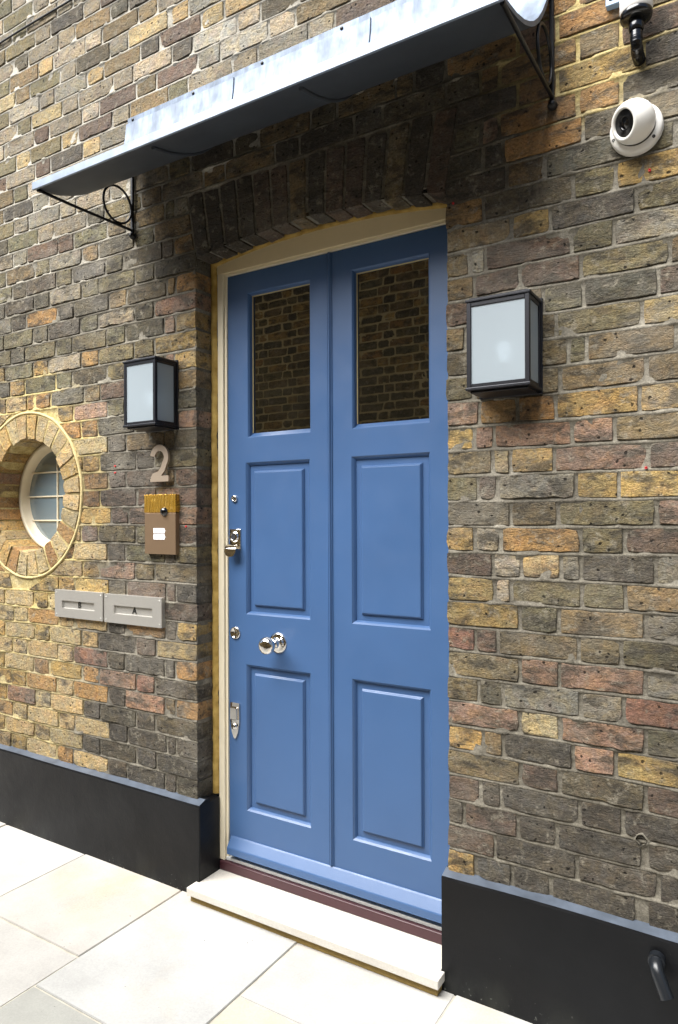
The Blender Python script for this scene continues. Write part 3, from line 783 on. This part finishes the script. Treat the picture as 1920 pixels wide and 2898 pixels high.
def rings(bld, rect, steps, cap=True, smooth=False):
    x0, x1, z0, z1 = rect; v = []
    for ins, y in steps: v += [(x0 + ins, y, z0 + ins), (x1 - ins, y, z0 + ins), (x1 - ins, y, z1 - ins), (x0 + ins, y, z1 - ins)]
    f = [(q * 4 + k, q * 4 + (k + 1) % 4, q * 4 + 4 + (k + 1) % 4, q * 4 + 4 + k) for q in range(len(steps) - 1) for k in range(4)]
    if cap: n = (len(steps) - 1) * 4; f.append((n, n + 1, n + 2, n + 3))
    bld.add(v, f, smooth)
# moulded edges of every opening belong to the leaf
for o in OPEN:
    if o[4] == 'p': rings(b, o[:4], [(0, DY), (.0015, DY + .0015), (.006, DY + .006), (.0105, DY + .0135), (.011, DY + .0165)], False)
    else: rings(b, o[:4], [(0, DY), (.002, DY + .0015), (.006, DY + .007), (.008, DY + .017), (.0082, DY + .040)], False)
# outer edge
b.add([(x, y, z) for y in (DY, DY + .044) for x, z in ((DX0, DZ0), (DX1, DZ0), (DX1, DZ1), (DX0, DZ1))], [(0, 1, 5, 4), (1, 2, 6, 5), (2, 3, 7, 6), (3, 0, 4, 7), (4, 5, 6, 7)])
b.build('leaf', M['blue'], door, recalc=False)
for o in OPEN:
    if o[4] == 'p':
        b = MB(); rings(b, o[:4], [(.009, DY + .0165), (.033, DY + .0160), (.0335, DY + .0125), (.036, DY + .0105), (.0368, DY + .0075), (.0395, DY + .0050), (.042, DY + .0045)])
        b.build('panel', M['blue'], door, recalc=False)
    else:
        x0, x1, z0, z1 = o[:4]; e = .006
        MB().add([(x0 + e, DY + .024, z0 + e), (x1 - e, DY + .024, z0 + e), (x1 - e, DY + .024, z1 - e), (x0 + e, DY + .024, z1 - e)], [(0, 1, 2, 3)]).build('glass_pane', M['glass'], door, recalc=False)
        b = MB(); 
        q0, q1, yA, yB = .0083, .0112, DY + .0205, DY + .0238
        for e_ in (((x0 + q0, z0 + .02), (x0 + q0, z1 - q0), (x0 + q1, z1 - q1), (x0 + q1, z0 + .02)), ((x0 + q0, z1 - q0), (x1 - q0, z1 - q0), (x1 - q1, z1 - q1), (x0 + q1, z1 - q1)), ((x1 - q0, z1 - q0), (x1 - q0, z0 + .02), (x1 - q1, z0 + .02), (x1 - q1, z1 - q1))):
            b.add([(*e_[0][:1], yA, e_[0][1]), (e_[1][0], yA, e_[1][1]), (e_[2][0], yB, e_[2][1]), (e_[3][0], yB, e_[3][1])], [(0, 1, 2, 3)])
        b.build('glazing_bead', M['putty'], door, recalc=False)
        MB().add([(x, y, z) for x in (x0 + .0075, x1 - .0075) for y, z in ((DY + .006, z0 + .004), (DY + .0245, z0 + .019), (DY + .0245, z0 + .003))], [(0, 1, 4, 3), (0, 2, 1), (3, 4, 5)]).build('glazing_sill', M['blue'], door)
# centre bead
b = MB(); zz = (.195, DZ1 - .001)
secx = [(-.0115, 0), (-.0105, -.0005), (-.0085, .004), (-.0065, -.001), (-.003, -.0045), (.003, -.0045), (.0065, -.001), (.0085, .004), (.0105, -.0005), (.0115, 0)]
secx = [(-.0100, .0), (-.0092, -.0040), (-.0070, -.0042), (-.0060, -.0005), (-.0050, -.0050), (-.002, -.0092), (.002, -.0092), (.0050, -.0050), (.0060, -.0005), (.0070, -.0042), (.0092, -.0040), (.0100, .0)]
v = [(-.4925 + x, DY + y - .0006, z) for z in zz for x, y in secx]; n = len(secx)
b.add(v, [(i, i + 1, n + i + 1, n + i) for i in range(n - 1)]); b.build('centre_bead', M['blue'], door, recalc=False)
# weatherboard along the foot
wp = [(DY + .001, .1925), (DY - .003, .1925), (DY - .007, .189), (DY - .030, .160), (DY - .032, .156), (DY - .032, .132), (DY - .026, .128), (DY + .001, .128)]
v = [(x, y, z) for x in (DX0 + .012, DX1 - .006) for y, z in wp]; n = len(wp)
MB().add(v, [(i, (i + 1) % n, n + (i + 1) % n, n + i) for i in range(n)] + [tuple(range(n)), tuple(range(2 * n - 1, n - 1, -1))]).build('weatherboard', M['blue'], door)
# ironmongery
kx, kz = -.727, .969
kn = MB().lathe((kx, DY, kz), (0, -1, 0), [(-.001, .038), (.003, .038), (.0055, .0355), (.007, .029), (.0085, .020), (.013, .0150), (.024, .0125), (.038, .0125), (.046, .015), (.051, .022), (.058, .030), (.068, .0335), (.078, .032), (.086, .026), (.091, .016), (.0925, .0)], 40).build('knob', M['steel'], door)
MB().lathe((kx, DY, kz), (0, -1, 0), [(-.001, .0395), (.0022, .0395), (.0045, .0375)], 40).build('rose', M['steel'], kn)
eh = MB().lathe((-.934, DY, .990), (0, -1, 0), [(-.001, .0245), (.004, .0245), (.0065, .022), (.0065, .0190), (.0045, .0180), (.0035, .0)], 36).build('lock_cover', M['steel'], door)
cy = MB().lathe((-.935, DY, 1.515), (0, -1, 0), [(-.001, .0135), (.006, .0135), (.009, .0115), (.009, .007), (.006, .006)], 28).build('small_lock', M['steel'], door)
MB().lathe((-.935, DY, 1.515), (0, -1, 0), [(.0055, .0062), (.0058, .0)], 20).build('keyway', M['black_plastic'], cy)
# night latch pull: plate, cylinder and a curled lip
lp = MB().box(-.959, -.904, DY - .005, DY + .001, 1.318, 1.396, .002, 2).build('latch_plate', M['steel'], door)
MB().lathe((-.934, DY - .004, 1.366), (0, -1, 0), [(0, .0215), (.006, .0205), (.010, .018), (.011, .0125), (.009, .0115)], 30).build('latch_cylinder', M['steel'], lp)
MB().lathe((-.934, DY - .004, 1.366), (0, -1, 0), [(.0095, .0118), (.0100, .004), (.0085, .0001)], 24).build('keyway', M['grey_ring'], lp)
b = MB(); sec = []
for q in range(9):
    a = math.radians(90 - q * 20); sec.append((DY - .006 - .030 * math.sin(math.radians(q * 11)), 1.338 - .026 * (1 - math.cos(math.radians(q * 11)))))
v = []; nxp = 9
for (y, z) in sec:
    for i in range(nxp):
        t = i / (nxp - 1); half = .0275; x = -.9315 + (t * 2 - 1) * half
        v.append((x, y, z + (.0 if True else 0)))
f = [(j * nxp + i, j * nxp + i + 1, (j + 1) * nxp + i + 1, (j + 1) * nxp + i) for j in range(len(sec) - 1) for i in range(nxp - 1)]
fy = sec[-1]; b0 = len(v)
for i in range(nxp):
    t = i / (nxp - 1) * 2 - 1; v.append((-.9315 + t * .0275, fy[0] - .001, fy[1] - .004 - .020 * math.sqrt(max(0, 1 - t * t))))
f += [((len(sec) - 1) * nxp + i, (len(sec) - 1) * nxp + i + 1, b0 + i + 1, b0 + i) for i in range(nxp - 1)]
b.add(v, f, True); b.build('pull_lip', M['steel'], lp, recalc=False)
# pointed escutcheon low on the stile
poly = [(-.958, .714), (-.958, .640), (-.950, .600), (-.941, .580), (-.9355, .5765), (-.930, .580), (-.921, .600), (-.913, .640), (-.913, .714), (-.916, .717), (-.955, .717)]
es = MB().prism(poly, DY - .006, DY + .001).build('lever_escutcheon', M['steel'], door)
MB().box(-.953, -.919, DY - .014, DY - .005, .650, .700, .003, 2).build('cover_slide', M['steel'], es)
MB().lathe((-.9355, DY - .005, .625), (0, -1, 0), [(0, .0125), (.008, .0120), (.011, .009), (.0112, .0)], 26).build('keyhole_boss', M['steel'], es)

# ------------------------------------------------------------------ canopy
can = thing('canopy', 'curved grey zinc canopy projecting above the door', 'canopy', (-.526, -.2, 2.615))
prof = [(-.450, 2.618), (-.425, 2.6195), (-.400, 2.624), (-.345, 2.637), (-.286, 2.658), (-.240, 2.681), (-.200, 2.706), (-.160, 2.739), (-.114, 2.788), (-.075, 2.840), (-.048, 2.893), (-.030, 2.948), (-.020, 3.003), (-.016, 3.052)]
CX0, CX1 = -1.391, .331
seams = [CX0, -.819, -.247, CX1]
def offs(pr, d):
    out = []
    for i, (y, z) in enumerate(pr):
        a = Vector(pr[max(i - 1, 0)]); c = Vector(pr[min(i + 1, len(pr) - 1)]); t = (c - a).normalized(); out.append((y - t.y * d, z + t.x * d))
    return out
top = offs(prof, .012); n = len(prof)
for i in range(3):
    a, c = seams[i] + (.0008 if i else 0), seams[i + 1] - (.0008 if i < 2 else 0)
    b = MB(); v = [(x, y, z) for x in (a, c) for y, z in prof]; b.add(v, [(q, q + 1, n + q + 1, n + q) for q in range(n - 1)], True)
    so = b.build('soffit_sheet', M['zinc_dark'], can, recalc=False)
    b = MB(); v = [(x, y, z) for x in (a, c) for y, z in top]; b.add(v, [(q + 1, q, n + q, n + q + 1) for q in range(n - 1)], True)
    for x in (a, c): b.add([(x, y, z) for y, z in prof] + [(x, y, z) for y, z in top], [(q, q + 1, n + q + 1, n + q) for q in range(n - 1)])
    b.build('roof_sheet', M['zinc'], can, recalc=False)
for x in seams[1:3]:
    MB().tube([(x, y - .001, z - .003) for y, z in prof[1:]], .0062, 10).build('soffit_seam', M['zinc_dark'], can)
    MB().tube([(x, y - .002, z + .001) for y, z in top[5:]], .0024, 8).build('roof_seam', M['zinc'], can)
MB().box(CX0 - .001, CX1 + .001, -.4575, -.4495, 2.612, 2.640, .0015).build('front_rim', M['zinc_light'], can)
b = MB(); b.box(CX0 + .004, CX1 - .004, -.0230, -.0165, 3.052, 3.078, .001); b.box(CX0 + .004, CX1 - .004, -.0165, .004, 3.070, 3.0775); b.build('flashing', M['zinc'], can)
MB().box(CX0 + .002, CX1 - .002, -.0222, -.0158, 3.0488, 3.0518).build('flashing_shadow', M['darkgap'], can)  # dark strip painting the shadow under the flashing's lower edge
for q in range(6):
    x = -1.357 + .3325 * q
    if x < CX1: MB().lathe((x, -.0230, 3.065), (0, -1, 0), [(-.001, .006), (.002, .006), (.0035, .004), (.004, .0)], 12).build('screw', M['iron'], can)

def bracket(x, label):
    t = thing('canopy_bracket', label, 'bracket', (x, -.012, 2.60), 'iron brackets under the canopy')
    MB().box(x - .006, x + .006, -.0150, -.0040, 2.606, 2.915, .001).build('wall_bar', M['iron'], t)
    MB().tube([(x, -.446, 2.6125), (x, -.436, 2.6145), (x, -.30, 2.6150), (x, -.015, 2.6215)], .0055, 10).build('bottom_bar', M['iron'], t)
    MB().tube([(x, -.086 + .0700 * math.cos(a), 2.7005 + .0720 * math.sin(a)) for a in [2 * math.pi * q / 40 for q in range(41)]], .0048, 10, cap=False).build('ring', M['iron'], t)
    MB().lathe((x, -.002, 2.600), (0, -1, 0), [(0, .013), (.010, .013), (.014, .010), (.020, .008), (.022, .0)], 16).build('fixing_bolt', M['iron'], t)
    return t
bracket(-1.376, 'black iron bracket with a ring under the left end of the canopy')
bracket(.326, 'black iron bracket with a ring under the right end of the canopy')

# ------------------------------------------------------------------ wall lanterns
def lantern(x0, x1, z0, z1, label, lit):
    t = thing('wall_lantern', label, 'wall lamp', ((x0 + x1) / 2, -.02, z0), 'box lanterns either side of the door')
    yb, yf = -.006, -.120; f = .013
    b = MB()
    b.box(x0 - .004, x1 + .004, yb, .004, z0 - .004, z1 + .006, .0015)                       # back plate
    for xx in (x0, x1 - f): b.box(xx, xx + f, yf, yf + f, z0 + .012, z1 - .010, .0012)      # front posts
    for xx in (x0, x1 - f): b.box(xx, xx + f, yb - f, yb - .0005, z0 + .012, z1 - .010, .0012)
    for zz in (z0 + .010, z1 - .022):                                                        # rails
        b.box(x0 + f, x1 - f, yf + .001, yf + f - .001, zz, zz + .012, .001)
        for xx in (x0 + .001, x1 - f + .001): b.box(xx, xx + f - .002, yf + f, yb - f, zz, zz + .012, .001)
    b.box(x0 - .003, x1 + .003, yf - .003, yb - .001, z1 - .010, z1 - .002, .002, 2)        # lid
    b.box(x0 + .006, x1 - .006, yf + .006, yb - .001, z1 - .002, z1 + .003, .001)
    b.box(x0 - .003, x1 + .003, yf - .003, yb - .001, z0 + .003, z0 + .012, .002, 2)        # floor
    b.box(x0 + .008, x1 - .008, yf + .010, yb - .001, z0 - .003, z0 + .003, .001)
    b.build('housing', M['lampmetal'], t)
    b = MB()
    for a in ((x0 + f + .003, x1 - f - .003),):
        b.box(a[0] - .006, a[1] + .006, yf + .0045, yf + .0085, z0 + .018, z1 - .018)
    b.build('front_pane', M['opal'], t)
    for xx in (x0 + .0045, x1 - .0085):
        MB().box(xx, xx + .004, yf + f - .004, yb - f + .004, z0 + .018, z1 - .018).build('side_pane', M['opal'], t)
    xc = (x0 + x1) / 2
    MB().box(x0 + .014, x1 - .014, yb - .004, yb - .0015, z0 + .02, z1 - .02).build('reflector', M['lampwhite'], t)
    MB().tube([(xc, -.060, z0 + .013), (xc, -.060, z0 + .085)], .011, 14).build('lamp_holder', M['grey_ring'], t)
    bl = MB().lathe((xc, -.060, z0 + .082), (0, 0, 1), [(0, .010), (.012, .012), (.026, .017), (.040, .020), (.052, .017), (.060, .009), (.062, 0)], 24)
    bl.build('bulb', M['bulb'], t)
lantern(-1.306, -1.133, 1.792, 2.056, 'black box lantern with opal panes above the number 2', True)
lantern(.111, .291, 1.794, 2.058, 'black box lantern with opal panes right of the door', True)

# ------------------------------------------------------------------ oculus window
oc = thing('round_window', 'small round white framed window set deep in the brick ring', 'window', (OCX, .13, OCZ))
MB().lathe((OCX, .150, OCZ), (0, -1, 0), [(-.03, .262), (.016, .2625), (.022, .260), (.022, .246), (.016, .243), (-.010, .238), (-.014, .226), (-.03, .224)], 80).build('frame', M['frame'], oc)
MB().lathe((OCX, .166, OCZ), (0, -1, 0), [(0, .240), (.0005, 0)], 60, smooth=False).build('glass_pane', M['ocglass'], oc, recalc=False)
for dz in (-.118, 0, .118):
    hwid = math.sqrt(.228 ** 2 - dz * dz); MB().box(OCX - hwid, OCX + hwid, .158, .165, OCZ + dz - .0035, OCZ + dz + .0035, .001).build('glazing_bar', M['frame'], oc)
MB().box(OCX - .0035, OCX + .0035, .1575, .1655, OCZ - .228, OCZ + .228, .001).build('glazing_bar', M['frame'], oc)

# ------------------------------------------------------------------ letter plates with A and B
def text_mesh(body, size, extrude, name, mat, parent, loc):
    cu = bpy.data.curves.new('lettering', 'FONT'); cu.body = body; cu.size = size; cu.extrude = extrude; cu.offset = size * .018; cu.align_x = 'CENTER'; cu.align_y = 'CENTER'
    tmp = bpy.data.objects.new('lettering', cu); C.objects.link(tmp); dg = bpy.context.evaluated_depsgraph_get(); dg.update()
    me = bpy.data.meshes.new_from_object(tmp.evaluated_get(dg)); bpy.data.objects.remove(tmp)
    me.transform(Matrix.Rotation(math.pi / 2, 4, 'X')); me.materials.clear(); me.materials.append(mat)
    o = bpy.data.objects.new(name, me); C.objects.link(o); o.parent = parent; o.matrix_parent_inverse = parent.matrix_basis.inverted(); o.location = loc; return o
def letter_plate(x0, x1, z0, z1, sx0, sx1, sz0, sz1, ch, label):
    t = thing('letter_plate', label, 'letter plate', ((x0 + x1) / 2, 0, z0), 'steel letter plates')
    yf = -.018; b = MB()
    gx_, gz_ = [x0, sx0, sx1, x1], [z0, sz0, sz1, z1]
    for i in range(3):
        for j in range(3):
            if i == 1 and j == 1: continue
            b.add([(gx_[i], yf, gz_[j]), (gx_[i + 1], yf, gz_[j]), (gx_[i + 1], yf, gz_[j + 1]), (gx_[i], yf, gz_[j + 1])], [(0, 1, 2, 3)])
    rings(b, (sx0, sx1, sz0, sz1), [(0, yf), (.001, yf + .009)], False)
    b.add([(x, y, z) for y in (yf, .006) for x, z in ((x0, z0), (x1, z0), (x1, z1), (x0, z1))], [(0, 4, 5, 1), (1, 5, 6, 2), (2, 6, 7, 3), (3, 7, 4, 0)])
    b.build('plate', M['brushed'], t, recalc=False)
    MB().box(sx0 - .002, sx1 + .002, yf + .008, yf + .0105, sz0 - .002, sz1 + .002).build('flap', M['brushed'], t)
    for xx in (x0 + .012, x1 - .012):
        for zz in (z0 + .012, z1 - .012): MB().lathe((xx, yf, zz), (0, -1, 0), [(-.001, .0032), (.0012, .0030), (.002, 0)], 10).build('screw', M['brushed'], t)
    text_mesh(ch, .037, .0006, 'letter', M['print'], t, ((sx0 + sx1) / 2 + .004, yf + .0066, (sz0 + sz1) / 2))
letter_plate(-1.874, -1.557, 1.004, 1.124, -1.826, -1.610, 1.044, 1.078, 'B', 'brushed steel letter plate marked B, below the round window')
letter_plate(-1.546, -1.209, 1.003, 1.122, -1.487, -1.262, 1.042, 1.077, 'A', 'brushed steel letter plate marked A, nearer the door')

# ------------------------------------------------------------------ entry phone
ph = thing('entry_phone', 'bronze entry phone panel with gold film strip and two name labels', 'intercom', (-1.213, 0, 1.297))
MB().box(-1.298, -1.127, -.022, .004, 1.297, 1.461, .0012).build('panel', M['bronze'], ph)
MB().box(-1.300, -1.126, -.0225, .004, 1.4625, 1.534, .0012).build('film_strip', M['goldfilm'], ph)
MB().lathe((-1.187, -.022, 1.466), (0, -1, 0), [(0, .0185), (.003, .018), (.006, .0150), (.012, .012), (.0145, .007), (.0155, 0)], 28).build('camera_lens', M['lens'], ph)
for zz in (1.3795, 1.3550):
    p_ = MB().box(-1.247, -1.185, -.0235, -.0215, zz, zz + .0205, .0005).build('name_label', M['paper'], ph)
    MB().box(-1.229, -1.204, -.0239, -.0234, zz + .0125, zz + .0140).box(-1.229, -1.210, -.0239, -.0234, zz + .006, zz + .0075).build('print', M['greyprint'], p_)
    MB().lathe((-1.180, -.022, zz + .010), (0, -1, 0), [(0, .0018), (.0012, .0016), (.0014, 0)], 10).build('indicator', M['paper'], ph)

# ------------------------------------------------------------------ house number
nb = MB(); cx_, ytop, ybot, wst = -1.2105, 1.731, 1.585, .0245
R_ = .0375; cz_ = ytop - .012 - R_ + .0; cl = []
for q in range(0, 23):
    a = math.radians(172 - q * 9.6); cl.append((cx_ + R_ * math.cos(a), cz_ + R_ * 1.0 * math.sin(a)))
cl += [(cx_ + .018, cz_ - .048), (cx_ + .000, cz_ - .066)]
cl += [(cx_ - .030, ybot + .022), (cx_ - .0385, ybot + .0095)]
def stroke(pts, w):
    l, r = [], []
    for i, p in enumerate(pts):
        a = Vector(pts[max(i - 1, 0)]); c = Vector(pts[min(i + 1, len(pts) - 1)]); t = (c - a).normalized(); nrm = Vector((-t.y, t.x)) * w / 2
        l.append((p[0] + nrm.x, p[1] + nrm.y)); r.append((p[0] - nrm.x, p[1] - nrm.y))
    return l, r
l, r = stroke(cl, wst); y0n, y1n = -.026, -.016
v = [(x, y0n, z) for x, z in l] + [(x, y0n, z) for x, z in r] + [(x, y1n, z) for x, z in l] + [(x, y1n, z) for x, z in r]; n = len(l)
f = [(i, i + 1, n + i + 1, n + i) for i in range(n - 1)] + [(2 * n + i, 3 * n + i, 3 * n + i + 1, 2 * n + i + 1) for i in range(n - 1)]
f += [(i, 2 * n + i, 2 * n + i + 1, i + 1) for i in range(n - 1)] + [(n + i, n + i + 1, 3 * n + i + 1, 3 * n + i) for i in range(n - 1)] + [(0, n, 3 * n, 2 * n), (n - 1, 3 * n - 1, 4 * n - 1, 2 * n - 1)]
num = thing('house_number', 'satin metal numeral 2 standing off the brick above the entry phone', 'house number', (-1.2105, 0, 1.585))
nb.add(v, f); nb.prism([(cx_ - .0505, ybot), (cx_ + .0500, ybot), (cx_ + .0500, ybot + .0235), (cx_ - .0180, ybot + .0235), (cx_ - .0320, ybot + .0235), (cx_ - .0505, ybot + .010)], y0n - .0002, y1n); nb.build('numeral', M['number'], num)
for p_ in ((cx_ + .02, cz_ - .02), (cx_ - .02, ybot + .012)):
    MB().tube([(p_[0], y1n - .002, p_[1]), (p_[0], .006, p_[1])], .003, 8).build('stand_off_pin', M['number'], num)

# ------------------------------------------------------------------ dome camera
M['lens_ring'] = simple('lens_ring_black', '0d0e10', .22)
dc = thing('security_camera', 'white dome security camera on the brick high on the right', 'camera', (.546, -.01, 2.47))
cc = Vector((.546, -.004, 2.466))
MB().lathe(cc, (0, -1, 0), [(-.004, .066), (.010, .066), (.016, .064), (.020, .058), (.021, .050)], 48).build('base_ring', M['white_plastic'], dc)
bc = cc + Vector((-.002, -.040, .004)); ld = Vector((-.60, -.74, -.30)).normalized()
ball = [(.054 * math.sin(a), .054 * math.cos(a)) for a in [math.radians(-80 + q * 121 / 24) for q in range(25)]]
ball.append((.0352, .0352)); ball.append((.0340, .0338)); ball.append((.0290, .0330))
MB().lathe(bc, ld, ball, 48).build('eyeball', M['white_plastic'], dc)
MB().lathe(bc, ld, [(.0290, .0332), (.0300, .0310), (.0285, .0210), (.0300, .0195), (.0300, .0150), (.0270, .0140)], 40).build('lens_surround', M['lens_ring'], dc)
MB().lathe(bc, ld, [(.0275, .0145), (.0300, .008), (.0307, 0)], 30).build('lens', M['lens'], dc)
for a in (200, 320, 70):
    MB().lathe(cc + Vector((.058 * math.cos(math.radians(a)), -.019, .058 * math.sin(math.radians(a)))), (0, -1, 0), [(0, .0042), (.0015, .0040), (.0016, .002), (.0005, 0)], 12).build('screw', M['iron'], dc)

# ------------------------------------------------------------------ white domed fitting on a black conduit, cut by the top of the picture
af = thing('domed_wall_fitting', 'white domed fitting on a glossy black conduit, top right', 'wall fitting', (.557, -.05, 2.62))
ax_, ay_ = .5545, -.062
cp = [(ax_ - .001, .002, 2.652), (ax_ - .001, -.035, 2.650), (ax_, -.054, 2.654), (ax_, -.061, 2.664), (ax_, ay_, 2.676), (ax_, ay_, 2.712)]
rr = []
pts = []
for i in range(60):
    t = i / 59 * (len(cp) - 1); k_ = min(int(t), len(cp) - 2); u = t - k_
    pts.append(Vector(cp[k_]).lerp(Vector(cp[k_ + 1]), u)); rr.append(.0142 + (.0012 if i % 2 else -.0006))
MB().tube(pts, rr, 18).build('corrugated_conduit', M['black_plastic'], af)
MB().lathe((ax_, ay_, 2.692), (0, 0, 1), [(0, .0165), (.004, .0185), (.010, .0190), (.034, .0190), (.036, .0175), (.040, .0175)], 30).build('collar', M['black_plastic'], af)
MB().lathe((ax_, ay_, 2.720), (0, 0, 1), [(0, .018), (.001, .030), (.004, .0375), (.010, .0392), (.017, .0392), (.019, .0370)], 40).build('flange', M['black_plastic'], af)
MB().lathe((ax_, ay_, 2.739), (0, 0, 1), [(0, .0365), (.006, .0400), (.050, .0405), (.075, .036), (.092, .024), (.100, .010), (.102, 0)], 40).build('dome', M['white_plastic'], af)
jb = thing('junction_box', 'pale blue plastic box edge beside the white domed fitting', 'box', (.487, 0, 2.815))
MB().box(.472, .512, -.022, .004, 2.812, 2.880, .002).build('box_shell', M['bluebox'], jb)
MB().box(.4815, .503, -.0230, -.0215, 2.824, 2.872).build('recess', M['darkgap'], jb)

# ------------------------------------------------------------------ black outlet pipe low on the right plinth
M['pipe'] = simple('dark_grey_pipe_plastic', '1b1e22', .28, 0, .5)
pp = thing('outlet_pipe', 'black plastic outlet pipe elbow sticking out of the right plinth', 'pipe', (.59, -.03, .29))
MB().tube([(.592, .010, .291), (.592, -.050, .291)], .0205, 20).build('collar', M['pipe'], pp)
MB().tube([(.592, -.046, .2905), (.593, -.058, .289), (.595, -.066, .283), (.599, -.071, .274), (.622, -.088, .230)], .0168, 20).build('spout', M['pipe'], pp)

# ------------------------------------------------------------------ cable along the top left
cb_ = MB(); cb_.tube([(x, -.008 + noise.noise(Vector((x * 3, 0, 0))) * .002, 3.7235 + noise.noise(Vector((x * 2.2, 4, 0))) * .006) for x in frange(-3.3, 1.7, .06)], .0045, 8)
tag(cb_.build('cable', M['cable'], None), 'thin black cable along a mortar joint at the top left', 'cable')

# ------------------------------------------------------------------ red wall plugs left in drilled holes
for x, z, lab in ((.5775, 2.352, 'red plastic wall plug in the brick below the white camera'), (.566, 1.567, 'red plastic wall plug in the pink brick on the right'),
                  (.0247, 2.398, 'red plastic wall plug by the top right corner of the door'), (-1.494, 1.660, 'upper red wall plug between the round window and the number 2'),
                  (-1.494, 1.632, 'lower red wall plug between the round window and the number 2'), (-1.090, 1.407, 'red wall plug right of the entry phone, beside the reveal')):
    b = MB(); b.lathe((x, .006, z), (0, -1, 0), [(0, .0033), (.0115, .0035), (.0115, .0018), (.004, .0015)], 12)
    o = b.build('wall_plug', M['redplug'], None, origin=(x, 0, z)); tag(o, lab, 'wall plug', 'red wall plugs')
